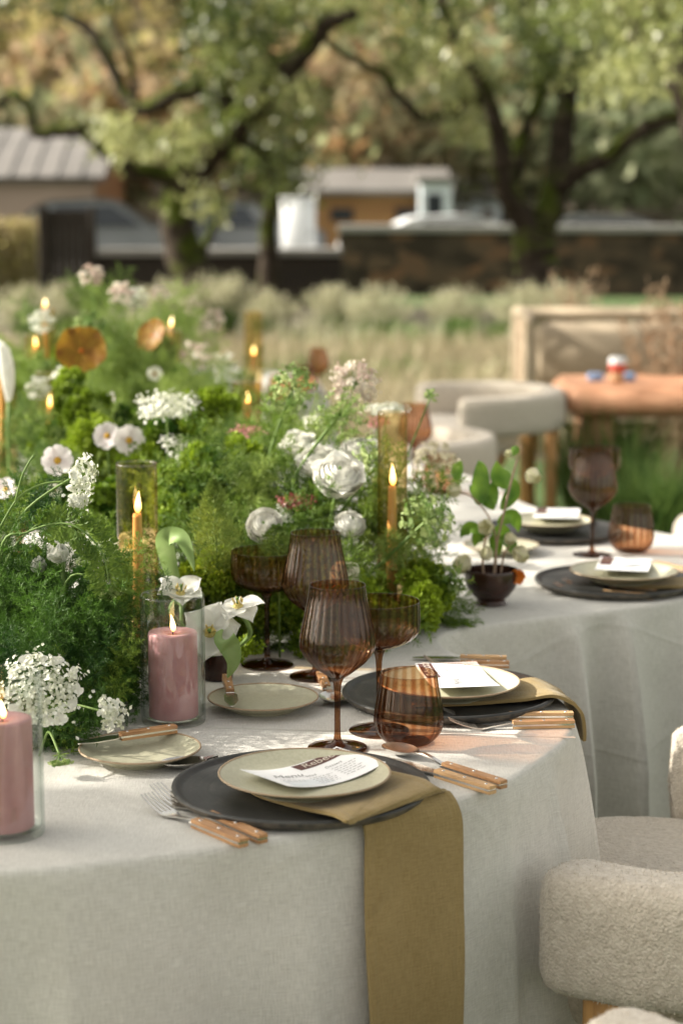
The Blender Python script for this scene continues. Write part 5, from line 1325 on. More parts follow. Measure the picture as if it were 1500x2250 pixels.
# ---- single flowers
def stem_path(base, head, sag, n=10):
    base, head = Vector(base), Vector(head); mid = base.lerp(head, .55) + Vector(sag)
    return catmull([base, base.lerp(mid, .5) + Vector(sag) * .2, mid, head], 6)
def local(root, pts): o = Vector(root.location); return [Vector(p) - o for p in pts]
def umbel_parts(t, head, d, R, nray, nflo, mat, petal=.0032, dome=.35, ray_mat='stem_green', ball=False, bracts=0, drop=.55, fr=.18, big=0):
    """umbel of florets; head point local to t, facing d"""
    r = np.random.default_rng(rnd.randrange(10 ** 6)); M = np.array(Vector(d).to_track_quat('Z', 'Y').to_matrix())
    h = np.array(head); rays = MB(); O, N, T = [], [], []
    for i in range(nray):
        q = math.sqrt((i + .5) / nray); a = i * 2.39996 + r.uniform(-.2, .2)
        if ball: th = math.acos(1 - 1.75 * (i + .5) / nray); tip = np.array([math.sin(th) * math.cos(a), math.sin(th) * math.sin(a), math.cos(th)]) * R * r.uniform(.88, 1.06)
        else: tip = np.array([q * math.cos(a), q * math.sin(a), drop * (1 + dome * (1 - q * q))]) * R * (r.uniform(.8, 1.12) if big else r.uniform(.92, 1.06))
        nrm = unit(tip * np.array([1, 1, 1]) + np.array([0, 0, R * .4])); w = h + M @ tip
        rays.tube([h, h + M @ (tip * .5 + np.array([0, 0, R * .06])), w], [.0007, .0005, .0004], 4, False)
        c = rng.normal(size=(nflo, 3)) * R * fr * np.array([1, 1, .45]); O.append(tip + c); N.append(np.repeat(nrm[None], nflo, 0) + r.normal(0, .35, (nflo, 3))); T.append(np.full(nflo, r.uniform(0, .9)) + r.normal(0, .15, nflo))
    rays.build('rays', ray_mat, t)
    O = np.concatenate(O); N = unit(np.concatenate(N)); T = np.concatenate(T); n = len(O); k = 5
    e1 = unit(np.cross(N, r.normal(size=(n, 3)))); e2 = np.cross(N, e1); OO, DD, LL = [], [], []
    for j in range(k):
        a = 2 * PI * j / k; dd = e1 * math.cos(a) + e2 * math.sin(a) + N * .25; OO.append(O); DD.append(dd); LL.append(np.full(n, petal) * r.uniform(.75, 1.25, n))
    OO, DD, LL = np.concatenate(OO), np.concatenate(DD), np.concatenate(LL); TT = np.tile(T, k)
    OO = OO @ M.T + h; DD = DD @ M.T
    V, Fq = kites(OO, DD, LL, LL * .42, mid=.65, up=np.tile(N @ M.T, (k, 1)) + .01)
    np_mesh('blossom', V, Fq, mat, t, np.repeat(TT, 4))
    if big:                                            # large outer petals of laceflower
        for i in range(big):
            a = 2 * PI * i / big + r.uniform(-.1, .1); p0 = np.array([math.cos(a) * R * .78, math.sin(a) * R * .78, drop * R * .95]); out = np.array([math.cos(a), math.sin(a), r.uniform(-.35, .2)])
            for sgn in (-1, 1):
                o_ = petal_sheet(.0125 * R / .035 * r.uniform(.7, 1.15), .0040 * R / .035, .18, r.uniform(-.5, .5), 6, 4).build('petal', 'white_petal', t)
                dv = M @ unit(out + sgn * .35 * np.array([-math.sin(a), math.cos(a), 0]))
                X = Vector(dv); Zn = Vector(M @ np.array([0, 0, 1])); Yv = Zn.cross(X).normalized(); Zv = X.cross(Yv)
                o_.matrix_local = Matrix(((X.x, Yv.x, Zv.x, 0), (X.y, Yv.y, Zv.y, 0), (X.z, Yv.z, Zv.z, 0), (0, 0, 0, 1))); o_.location = Vector(h + M @ p0)
    if bracts:
        O = []; Dn = []
        for i in range(bracts):
            a = r.uniform(0, 2 * PI); O.append(h); Dn.append(M @ np.array([math.cos(a), math.sin(a), r.uniform(-.5, .6)]))
        V, Fq = kites(np.array(O), np.array(Dn), R * r.uniform(.8, 1.4, bracts), .0006, mid=.5)
        np_mesh('bracts', V, Fq, 'dill_green', t, np.repeat(r.uniform(0, .6, bracts), 4))
def petal_sheet(L, W, cup, curl, nu=8, nv=6, shape=None, ruffle=0.0, notch=0.0):
    """petal along +X, width +-Y, cupped up (+Z)"""
    P = []
    for i in range(nu + 1):
        u = i / nu; w_ = W * (math.sin(PI * min(1, u * .5 + .06 + .0)) ** .8 if shape is None else shape(u)); row = []
        for j in range(nv + 1):
            v = j / nv * 2 - 1; uu = u * (1 - .10 * v * v - notch * (1 - abs(v)) * u)
            row.append((L * uu * math.cos(curl * u * .5), w_ * v, L * (math.sin(curl * u) * u * .5) + cup * W * v * v * (.3 + .7 * u) + ruffle * math.sin(v * 7 + u * 5) * u))
        P.append(row)
    b = MB(); b.grid(P); return b
ROUND = lambda u: max(.10, math.sin(PI * (u * .80 + .06)) ** .75) if u < .98 else .42
POINT = lambda u: max(.03, math.sin(PI * (.10 + .88 * u ** 1.15)) ** .7)
def put(o, loc, X, up):
    X = Vector(X).normalized(); Y = Vector(up).cross(X).normalized(); Z = X.cross(Y)
    o.matrix_local = Matrix(((X.x, Y.x, Z.x, loc[0]), (X.y, Y.y, Z.y, loc[1]), (X.z, Y.z, Z.z, loc[2]), (0, 0, 0, 1)))
def flower_root(name, label, cat, base, group=None): return thing(name, label, cat, base, 0, group)
def table_point(x, y): return Vector((x, y, TZ + .002))
def base_of(head, Y, dx=0.0, dy=0.0): return Vector((head.x + dx, head.y + dy, TZ + .003))

def umbel(label, px, py, Y, wpx, mat, d=(0, -.3, 1), nray=22, nflo=12, sag=(0, 0, 0), bdx=0, bdy=.03, name='umbel_flower', group=None, stem_r=.0016, **kw):
    head = QY(px, py, Y); R = MP(wpx / 2, Y); base = base_of(head, Y, bdx, bdy); d = Vector(d).normalized()
    if kw.get('ball'): hd = head - d * R * .2
    else: hd = head - d * R * .45
    t = flower_root(name, label, 'flower', base, group)
    MB().tube(local(t, stem_path(base, hd, sag)), stem_r, 7).build('stem', 'stem_green', t)
    umbel_parts(t, local(t, [hd])[0], d, R, nray, nflo, mat, **kw); return t
GU = 'lacy flower heads among the greenery'
umbel('broad creamy white lace flower head left of centre, above the cosmos', 366, 884, 3.78, 124, 'lace_white', nray=34, nflo=20, petal=.0036, group=GU, drop=.32)
umbel('tall round blush lace flower head highest in the middle', 780, 836, 3.6, 92, 'lace_blush', (.1, -.5, .8), 40, 18, (.0, 0, .0), -.10, .0, group=GU, ball=True, fr=.13, petal=.0035)
umbel('flat pale lace flower head just above the right amber tube', 850, 892, 3.75, 84, 'lace_white', (0, -.1, 1), 24, 14, (0, 0, 0), -.05, .05, group=GU, drop=.28)
umbel('dried beige seed head in front of the blurred tumbler', 958, 1018, 3.9, 92, 'lace_dry', (.2, -.8, .5), 30, 8, (0, 0, 0), -.14, 0, group=GU, ball=True, fr=.10, petal=.005, ray_mat='lace_dry')
umbel('dusty pink sedum head before the amber tube', 545, 945, 3.75, 72, 'lace_rose', (0, -.2, 1), 22, 16, group=GU, drop=.35, petal=.003)
umbel('small dark wine red flower head above the brown wine glass', 650, 1095, 3.35, 76, 'lace_wine', (0, -.2, 1), 22, 14, group=GU, drop=.25, petal=.003, bracts=20)
umbel('small rose pink flower head left of the right amber tube', 828, 925, 3.8, 52, 'lace_rose', (0, -.3, 1), 18, 14, group=GU, drop=.35)
umbel('pale cream lace sprays beside the front amber tube', 392, 985, 3.75, 90, 'lace_white', (.2, -.4, .8), 16, 8, group=GU, petal=.003)
umbel('small ivory lace head beside the left ranunculus', 622, 1130, 3.32, 44, 'lace_white', (.3, -.6, .7), 12, 8, group=GU, petal=.003)
umbel('green lace ball thrown out to the right over the white cloth', 948, 1138, 3.28, 112, 'umbel_green', (.7, -.35, .45), 46, 14, (.02, 0, .02), -.20, .06, group=GU, ball=True, fr=.10, petal=.0034, bracts=46, stem_r=.003)
umbel('drooping green lace head before the right amber tube', 842, 1010, 3.42, 112, 'umbel_green', (.55, -.5, .35), 40, 13, (0, 0, .03), -.16, .05, group=GU, ball=True, fr=.11, petal=.0034, bracts=50, stem_r=.0028)
umbel('feathery green lace head bowing in the upper middle', 752, 920, 3.48, 118, 'umbel_green', (.45, -.3, -.6), 38, 8, (-.02, 0, .05), -.13, .02, group=GU, ball=True, fr=.1, petal=.003, bracts=110, stem_r=.003)
umbel('bright green lace head on a curved stem in the upper middle', 648, 848, 3.55, 92, 'umbel_green', (.35, -.45, .45), 36, 14, (-.03, 0, .04), -.04, .02, group=GU, ball=True, fr=.12, petal=.0035, bracts=16, stem_r=.0026)
umbel('small green lace head low beside the hellebore bowl', 988, 1268, 3.36, 60, 'umbel_green', (.4, -.6, .5), 20, 12, (0, 0, 0), -.08, .02, group=GU, ball=True, fr=.12, petal=.0032, bracts=14)
umbel('little green bud head on the right above the meadow', 948, 866, 3.6, 26, 'umbel_green', (.5, 0, .8), 9, 9, (0, 0, -.02), -.16, .05, group=GU, ball=True, fr=.2, petal=.003, bracts=6)
umbel('green seed ball floating above the amber leaf', 197, 712, 4.9, 60, 'umbel_green', (0, -.4, .8), 26, 14, group=GU, ball=True, fr=.16, petal=.005)
umbel('large creamy lace head low at the left, behind the front candle', 96, 1512, 2.50, 160, 'lace_white', (.15, -.75, .5), 44, 18, (0, 0, 0), -.05, .12, 'lace_flower', 'white laceflowers at the left', .0018, drop=.42, petal=.0028, big=12)
umbel('small white laceflower hanging over the side plate', 246, 1566, 2.52, 66, 'lace_white', (.45, -.7, .25), 16, 9, (0, 0, .03), -.14, .10, 'lace_flower', 'white laceflowers at the left', .0016, drop=.45, petal=.0034, big=8)
umbel('upright white laceflower before the pale cosmos, on an arching stem', 180, 1050, 2.80, 92, 'lace_white', (.75, -.4, -.1), 22, 11, (.0, 0, .09), -.19, .02, 'lace_flower', 'white laceflowers at the left', .0018, drop=.45, petal=.0034, big=9)
umbel('second white laceflower just below the upright one', 168, 1115, 2.78, 66, 'lace_white', (.6, -.5, -.3), 16, 10, (.0, 0, .08), -.18, .0, 'lace_flower', 'white laceflowers at the left', .0016, drop=.45, petal=.0034, big=7)
umbel('pale green laceflower bud drooping before the fern', 243, 1300, 2.74, 50, 'umbel_green', (.3, -.5, -.6), 14, 9, (0, 0, .10), -.12, .02, 'lace_flower', 'white laceflowers at the left', .0016, drop=.5, petal=.0034, bracts=14)
umbel('green laceflower bud drooping over the table edge of the fern', 132, 1668, 2.46, 46, 'umbel_green', (.1, -.3, -.9), 12, 9, (0, 0, .03), -.04, .09, 'lace_flower', 'white laceflowers at the left', .0016, drop=.7, petal=.003, bracts=20)
for i, (x, y, Y, wd, m, lab) in enumerate([
        (203, 602, 5.2, 42, 'lace_blush', 'highest pale pink scabious at the top left of the flowers'), (268, 640, 5.6, 46, 'lace_blush', 'pale scabious just right of the highest one'), (300, 652, 5.8, 40, 'lace_white', 'white scabious third along the top of the flowers'),
        (92, 702, 5.6, 44, 'lace_white', 'white flower head above the left amber tubes'), (350, 645, 6.6, 36, 'lace_blush', 'blush flower head right of the scabious'), (420, 668, 6.8, 40, 'lace_dry', 'faded flower head before the big grass tuft'),
        (140, 828, 4.8, 40, 'lace_white', 'white flower head just below the amber leaf'), (470, 700, 7.0, 44, 'lace_blush', 'blush flower head far back under the left tree'), (85, 850, 4.9, 44, 'lace_white', 'white flower head among the left amber tubes'),
        (430, 780, 6.0, 60, 'lace_blush', 'wide pale flower head before the straw meadow'), (490, 800, 6.2, 50, 'lace_white', 'pale flower head left of the far amber tube'), (320, 740, 6, 36, 'umbel_green', 'green flower head beside the second amber leaf'), (70, 690, 6.4, 44, 'umbel_green', 'green flower head at the far left')]):
    umbel(lab, x, y, Y, wd, m, (0, -.5, .8), 14, 12, (0, 0, 0), 0, .05, 'scabious' if i < 3 else 'far_flower', 'blurred flower heads on the far table', .002, ball=True, fr=.16, petal=.006)

def tulip(label, px, py, Y, wpx, d, openness, base, mat='white_petal', sag=(0, 0, 0)):
    head = QY(px, py, Y); R = MP(wpx / 2, Y); d = Vector(d).normalized(); base = Vector(base)
    t = flower_root('tulip', label, 'flower', base, 'white tulips by the candles'); hd = head - d * R * .35
    MB().tube(local(t, stem_path(base, hd, sag)), [.0036] * 19, 8).build('stem', 'tulip_leaf', t)
    lh = local(t, [hd])[0]; M = d.to_track_quat('Z', 'Y').to_matrix()
    for i in range(6):
        a = 2 * PI * i / 6 + rnd.uniform(-.12, .12) + .3; op = openness + rnd.uniform(-.15, .15) + (.12 if i % 2 else -.05)
        o = petal_sheet(R * 1.12, R * .58, .42, -.5 + .6 * (1 - op), 12, 8, POINT if openness > .4 else ROUND, .0006).build('petal', mat, t)
        X = M @ Vector((math.cos(a) * math.sin(op * PI / 2), math.sin(a) * math.sin(op * PI / 2), math.cos(op * PI / 2))); up = M @ Vector((-math.cos(a) * math.cos(op * PI / 2), -math.sin(a) * math.cos(op * PI / 2), math.sin(op * PI / 2)))
        put(o, lh, X, up)
    if openness > .4:
        ho = MB().lathe([(0, -.001), (R * .2, 0), (R * .22, .003), (R * .12, .006), (0, .007)], 16).build('heart', 'tulip_heart', t)
        put(ho, lh, M @ Vector((1, 0, 0)), d)
        for i in range(6):
            a = 2 * PI * i / 6; p0 = Vector((math.cos(a) * .004, math.sin(a) * .004, .002)); p1 = Vector((math.cos(a) * R * .22, math.sin(a) * R * .22, R * .42))
            MB().tube([lh + M @ p0, lh + M @ p0.lerp(p1, .55), lh + M @ p0.lerp(p1, .6), lh + M @ p1], [.0007, .0007, .0016, .0012], 6).build('stamen', 'stamen_yellow', t)
        MB().tube([lh, lh + M @ Vector((0, 0, R * .4)), lh + M @ Vector((0, 0, R * .46))], [.0026, .0022, .003], 8).build('pistil', 'stem_green', t)
    return t
vb = Vector(onT(478, 1492)); 
vz = thing('bud_vase', 'small dark brown vase under the open white tulip', 'vase', vb)
MB().lathe([(0, 0), (.021, 0), (.024, .003), (.025, .02), (.0225, .05), (.021, .058), (.0195, .058), (.021, .045), (.0225, .02), (0, .006)], 40).build('body', 'brown_ceramic', vz)
MB().lathe([(.021, .058), (.0214, .0592), (.0205, .06), (.0195, .058)], 40, closed=True).build('rim', 'brown_ceramic', vz)
inV = vb + Vector((0, 0, .03))
tulip('wide open white tulip facing us right of the pink candle', 460, 1386, 2.86, 132, (.05, -.92, .38), .86, inV + Vector((-.004, 0, 0)))
tulip('open white tulip with yellow stamens above the side plate', 522, 1318, 2.90, 108, (-.05, -.25, .95), .95, inV + Vector((.006, 0, 0)), sag=(.03, 0, 0))
tulip('white tulip seen through the clear candle cylinder', 398, 1290, 2.96, 110, (.1, -.3, .9), .75, inV + Vector((0, .006, 0)), sag=(-.04, 0, .02))
tulip('closed white tulip at the left above the fern', 132, 1222, 2.80, 88, (-.35, -.3, .8), .16, (QY(132, 1400, 2.8).x, 2.83, TZ + .003))
tulip('small white tulip left of the closed one', 92, 1245, 2.83, 66, (-.6, -.3, .6), .2, (QY(100, 1400, 2.8).x, 2.86, TZ + .003))
tulip('cream tulip behind the front amber tube', 287, 1192, 3.25, 84, (-.1, -.5, .8), .7, (QY(300, 1400, 3.2).x, 3.25, TZ + .003), 'cream_petal')
def leaf_blade(t, pts, w, mat='tulip_leaf', name='leaf', pw=.9):
    C = catmull(pts, 8); n = len(C); P = []
    for i, p in enumerate(C):
        u = i / (n - 1); tan = (C[min(i + 1, n - 1)] - C[max(i - 1, 0)]).normalized(); side = tan.cross(Vector((.2, -1, .25))).normalized(); nn = side.cross(tan); ww = w * max(.04, math.sin(PI * min(1, .06 + .94 * u ** .8)) ** pw)
        P.append([p + side * ww * v + nn * ww * .35 * v * v for v in (-1, -.6, -.2, .2, .6, 1)])
    b = MB(); b.grid(P); return b.build(name, mat, t)
lf = thing('tulip_leaf', 'broad pale tulip leaf arching over beside the amber tube', 'leaf', (QY(400, 1400, 3.0).x, 3.0, TZ))
leaf_blade(lf, local(lf, [QY(398, 1330, 3.0), QY(372, 1240, 3.0), QY(362, 1185, 2.98), QY(395, 1180, 2.96), QY(415, 1215, 2.95), QY(427, 1255, 2.94)]), .014, name='blade')
MB().tube(local(lf, [QY(400, 1400, 3.0) , QY(398, 1330, 3.0)]), .003, 6).build('stalk', 'tulip_leaf', lf)
lf = thing('tulip_leaf', 'broad green tulip leaf hanging beside the dark bud vase', 'leaf', vb + Vector((.02, -.012, .03)))
leaf_blade(lf, local(lf, [vb + Vector((.004, -.01, .062)), QY(492, 1405, 2.83), QY(505, 1425, 2.82), QY(512, 1455, 2.815), QY(500, 1490, 2.815)]), .016, name='blade')

def ranunculus(label, px, py, Y, wpx, d, bdx=0, bdy=.02, openp=0, mat='ranunculus_petal', sag=(0, 0, 0)):
    head = QY(px, py, Y); R = MP(wpx / 2, Y); d = Vector(d).normalized(); base = base_of(head, Y, bdx, bdy)
    t = flower_root('ranunculus', label, 'flower', base, 'white ranunculus'); hd = head - d * R * .5
    MB().tube(local(t, stem_path(base, hd, sag)), .0028, 8).build('stem', 'stem_green', t)
    lh = local(t, [hd])[0]; M = d.to_track_quat('Z', 'Y').to_matrix(); rings = 6
    for q in range(rings):
        f = (q + 1) / rings; npet = 4 + q
        for i in range(npet):
            a = 2 * PI * i / npet + q * .7 + rnd.uniform(-.1, .1); rad = R * (.14 + .82 * f) * rnd.uniform(.95, 1.03)
            P = []; span = 2 * PI / npet * .80; tilt = rnd.uniform(-.06, .06)
            for iu in range(9):
                u = iu / 8; phi = .30 + u * (1.22 + .95 * (1 - f) + tilt); row = []     # meridian of a ball, from below to the lip
                for jv in range(9):
                    v = jv / 8 * 2 - 1; lip = .07 * R * v * v * u + .025 * R * math.sin(3 * v + i) * u
                    rr = rad * math.sin(phi) * (1 + .04 * v * v + .05 * u * u * f); zz = R * (.45 + .34 * (1 - f)) - rad * math.cos(phi) - lip
                    aa = a + span * v * (1 - .22 * u * u * abs(v)); row.append(tuple(lh + M @ Vector((rr * math.cos(aa), rr * math.sin(aa), zz))))
                P.append(row)
            MB().grid(P).build('petal', mat, t)
    co_ = MB().lathe(spline_prof([(0, 0), (R * .5, R * .1), (R * .72, R * .42), (R * .5, R * .66), (R * .2, R * .74), (0, R * .75)], 3), 24).build('inner_petals', mat, t)
    put(co_, lh, M @ Vector((1, 0, 0)), d)
    ho = MB().lathe([(0, R * .86), (R * .07, R * .84), (R * .09, R * .7), (0, R * .6)], 12).build('heart', 'stem_green', t)
    put(ho, lh, M @ Vector((1, 0, 0)), d)
    for i in range(openp):
        a = 2 * PI * i / max(1, openp) + .5; o = petal_sheet(R * 1.25, R * .55, .3, .3, 8, 6, ROUND, .001).build('petal', mat, t)
        put(o, lh + M @ Vector((0, 0, R * .1)), M @ Vector((math.cos(a), math.sin(a), rnd.uniform(-.1, .4))), M @ Vector((0, 0, 1)))
    return t
ranunculus('round white ranunculus above the dark coupe glass', 580, 1152, 3.22, 82, (-.1, -.85, .5), -.03, .03)
ranunculus('round white ranunculus between the wine glass and the right amber tube', 772, 1146, 3.3, 72, (.25, -.5, .75), .02, .03)
ranunculus('large white ranunculus with loose outer petals in the middle', 745, 1040, 3.34, 112, (.1, -.6, .75), -.05, .03, 6)
ranunculus('cream ranunculus half hidden behind the brown wine glass', 758, 1262, 3.18, 70, (.3, -.7, .5), .0, .03, 2, 'cream_petal')
ranunculus('blurred white ranunculus behind the large one', 692, 1005, 3.5, 84, (-.2, -.5, .8), 0, .02, 4)
ranunculus('blurred white flower between the dill and the right amber tube', 792, 985, 3.55, 84, (.1, -.4, .9), 0, .02, 4)
ranunculus('blurred white flower left behind the bowing green head', 652, 968, 3.62, 74, (-.1, -.4, .9), 0, .02, 4)
ranunculus('white flower high behind the left green lace head', 700, 925, 3.75, 64, (.1, -.4, .9), 0, .02, 3)
def cosmos(label, px, py, Y, wpx, d, mat='cosmos_petal', n=8):
    head = QY(px, py, Y); R = MP(wpx / 2, Y); d = Vector(d).normalized(); base = base_of(head, Y, 0, .05)
    t = flower_root('cosmos', label, 'flower', base, 'white cosmos'); MB().tube(local(t, stem_path(base, head, (0, .01, 0))), .0015, 7).build('stem', 'stem_green', t)
    lh = local(t, [head])[0]; M = d.to_track_quat('Z', 'Y').to_matrix()
    for i in range(n):
        a = 2 * PI * i / n + rnd.uniform(-.08, .08); o = petal_sheet(R * 1.04, R * .37, .12, .15, 8, 6, lambda u: max(.12, math.sin(PI * (.08 + .72 * u)) ** .7) if u < .99 else .62, .0007, .08).build('petal', mat, t)
        put(o, lh, M @ Vector((math.cos(a), math.sin(a), rnd.uniform(.0, .25))), M @ Vector((0, 0, 1)))
    b = MB().lathe([(0, R * .14), (R * .12, R * .13), (R * .21, R * .08), (R * .23, .0), (0, -.002)], 18).build('disc', 'disc_yellow', t); put(b, lh, M @ Vector((1, 0, 0)), d)
    return t
cosmos('white cosmos with yellow eye, left one of a pair above the amber tube', 236, 958, 3.95, 64, (-.1, -.95, .3))
cosmos('white cosmos with yellow eye, right one of a pair above the amber tube', 284, 968, 3.9, 72, (.15, -.95, .25))
cosmos('pale pink cosmos behind the upright laceflower', 127, 1012, 3.5, 74, (.05, -.95, .3))
cosmos('white cosmos turned sideways below the amber leaf', 246, 886, 4.4, 52, (-.8, -.55, .2))
cosmos('small cream cosmos below the pale pink one', 120, 1078, 3.4, 34, (.2, -.9, .4), 'cream_petal')
cosmos('small daisy-like flower in the dill above the lace head', 340, 822, 4.8, 36, (.1, -.9, .4), 'cream_petal')
cosmos('blurred white flower at the left edge above the dark coupe', 14, 1075, 3.6, 56, (-.2, -.8, .5))
# amber translucent leaves
def amber_leaf(label, px, py, Y, wpx, hpx, d, rz):
    head = QY(px, py, Y); R = MP(wpx / 2, Y); d = Vector(d).normalized(); base = base_of(head, Y, .0, .06)
    t = flower_root('amber_bloom', label, 'flower', base, 'large amber blooms'); MB().tube(local(t, stem_path(base, head, (0, 0, 0))), .0022, 7).build('stem', 'stem_green', t)
    lh = local(t, [head])[0]; M = d.to_track_quat('Z', 'Y').to_matrix()
    for i in range(5):
        a = 2 * PI * i / 5 + rz; o = petal_sheet(R, R * .72, .12, .2, 10, 8, lambda u: max(.1, math.sin(PI * (.05 + .62 * u)) ** .8) if u < .99 else .72, .0022).build('petal', 'amber_leaf', t)
        put(o, lh + d * (.0015 * i), M @ Vector((math.cos(a), math.sin(a), .12)), M @ Vector((0, 0, 1)))
    b = MB().lathe([(0, R * .1), (R * .07, R * .09), (R * .1, 0)], 12).build('eye', 'orange_petal', t); put(b, lh + d * .006, M @ Vector((1, 0, 0)), d)
amber_leaf('large amber brown bloom standing out at the left', 180, 773, 4.6, 112, 80, (.05, -.9, .45), .3)
amber_leaf('second amber bloom right of the first, seen half from the side', 338, 740, 5.0, 78, 60, (-.5, -.7, .4), .9)
cl_ = QY(14, 800, 4.5); ca = flower_root('calla', 'tall white calla-like petal at the left edge', 'flower', Vector((cl_.x, 4.52, TZ + .003)))
MB().tube(local(ca, [Vector((cl_.x, 4.52, TZ + .003)), QY(18, 950, 4.5), QY(20, 880, 4.5)]), .004, 8).build('stem', 'stem_green', ca)
b = MB(); C = [(0, 0, 0), (.006, 0, .02), (.012, 0, .05), (.02, 0, .085), (.017, 0, .11), (-.004, 0, .132)]; P = []
for i in range(13):
    u = i / 12; wd_ = .004 + .019 * math.sin(PI * min(1, u * .62 + .02)); P.append([(wd_ * math.cos(a) * (1 - .3 * u) - .01 * u * u, wd_ * math.sin(a), .13 * u + .012 * math.cos(a - PI) * u) for a in [2 * PI * q / 18 for q in range(16)]])
b.grid(P); b.build('spathe', 'white_petal', ca).location = local(ca, [QY(20, 882, 4.5)])[0]
# dark coupe-like footed bowl at far left
q = QY(28, 965, 3.9); fb = thing('footed_bowl', 'dark brown footed bowl of greenery at the left edge', 'bowl', (q.x, 3.95, TZ))
MB().lathe(spline_prof([(0, 0), (.03, 0), (.032, .003), (.012, .012), (.008, .04), (.012, .062), (.045, .075), (.056, .095), (.0575, .118), (.0555, .118), (.053, .098), (.04, .08), (0, .076)], 3), 56).build('bowl', 'brown_glass_solid', fb)
# plume of foxtail fern
pb = QY(478, 1250, 3.12); pt = thing('foxtail_fern', 'upright foxtail fern plume left of the round ranunculus', 'fern', (pb.x, 3.16, TZ + .003))
tipL = local(pt, [QY(470, 1058, 3.12)])[0]; bz = local(pt, [QY(478, 1262, 3.12)])[0]
MB().tube([(0, 0, 0), bz, bz.lerp(tipL, .5), tipL], [.002, .0018, .0014, .0008], 6).build('stem', 'stem_green', pt)
n = 5200; u = rng.random(n) ** .8; a = rng.uniform(0, 2 * PI, n); rad = .034 * np.clip(np.sin(PI * np.clip(u * .86 + .16, 0, 1)), 0, 1) ** .8 * np.sqrt(rng.random(n)) * (1 + .28 * np.sin(a * 3 + u * 19) + .18 * np.sin(a * 5 - u * 31))
ax = np.array(tipL - bz); O = np.array(bz) + ax[None] * u[:, None] + np.stack([np.cos(a) * rad, np.sin(a) * rad, 0 * a], 1)
Dn = np.stack([np.cos(a) * .8, np.sin(a) * .8, np.full(n, .8)], 1) + rng.normal(0, .45, (n, 3))
V, Fq = kites(O, Dn, rng.uniform(.006, .011, n), .0007, mid=.5); np_mesh('needles', V, Fq, 'dill_green', pt, np.repeat(.35 + rad / .034 * .45 + rng.normal(0, .1, n), 4))
pb = QY(612, 1230, 3.08); pt = thing('foxtail_fern', 'small foxtail fern tip before the round ranunculus', 'fern', (pb.x, 3.12, TZ + .003))
tipL = local(pt, [QY(606, 1158, 3.1)])[0]; bz = local(pt, [QY(612, 1232, 3.1)])[0]
MB().tube([(0, 0, 0), bz, tipL], [.002, .0018, .0008], 6).build('stem', 'stem_green', pt)
n = 1800; u = rng.random(n); a = rng.uniform(0, 2 * PI, n); rad = .024 * np.sin(PI * np.clip(u * .8 + .2, 0, 1)) ** .8 * np.sqrt(rng.random(n)); ax = np.array(tipL - bz)
O = np.array(bz) + ax[None] * u[:, None] + np.stack([np.cos(a) * rad, np.sin(a) * rad, 0 * a], 1); Dn = np.stack([np.cos(a), np.sin(a), np.full(n, .7)], 1) + rng.normal(0, .45, (n, 3))
V, Fq = kites(O, Dn, rng.uniform(.006, .011, n), .0007, mid=.5); np_mesh('needles', V, Fq, 'dill_green', pt, np.repeat(.1 + rad / .024 * .35, 4))
# feathery laceflower leaf hanging in front of the fern
lt = thing('lace_leaf', 'cut laceflower leaf on an arching stem over the fern', 'leaf', (QY(0, 1330, 2.76).x - .02, 2.8, TZ + .003))
arch = local(lt, catmull([Vector((QY(0, 1330, 2.76).x - .02, 2.8, TZ + .003)), QY(0, 1218, 2.76), QY(60, 1170, 2.75), QY(130, 1150, 2.74), QY(180, 1165, 2.73), QY(225, 1215, 2.73), QY(240, 1285, 2.73)], 6))
MB().tube(arch, [.0022 - .0014 * i / (len(arch) - 1) for i in range(len(arch))], 7).build('stem', 'stem_green', lt)
O, Dn, Ln = [], [], []
for i in range(14, len(arch)):
    p = np.array(arch[i]); tan = np.array((arch[min(i + 1, len(arch) - 1)] - arch[i - 1]).normalized())
    for s_ in (-1, 1):
        sd = unit(np.cross(tan, [0, -1, .1]) * s_ + tan * .5); l = .034 * rnd.uniform(.6, 1.2)
        for k in range(9):
            w_ = (k + 1) / 9
            for v_ in (-1, 1, 0): O.append(p + sd * l * w_ * .9); Dn.append(sd + v_ * .8 * tan + rng.normal(0, .2, 3)); Ln.append(.011 * (1.1 - w_ * .6))
V, Fq = kites(np.array(O), np.array(Dn), np.array(Ln), .0016, mid=.6, up=np.tile([0., -1, .3], (len(O), 1)) + rng.normal(0, .3, (len(O), 3)))
np_mesh('leaflets', V, Fq, 'fern_green', lt, np.repeat(rng.uniform(.2, .6, len(O)), 4))
for k, (pts, lab) in enumerate([([(0, 1160), (40, 1095), (90, 1065), (140, 1058)], 'stalk'), ([(35, 1100), (48, 1050), (62, 1020), (75, 1000)], 'stalk')]):
    MB().tube(local(lt, catmull([QY(x, y, 2.79) for x, y in pts], 5)), [.0016] * (5 * (len(pts) - 1) + 1), 6).build('stalk', 'stem_green', lt)

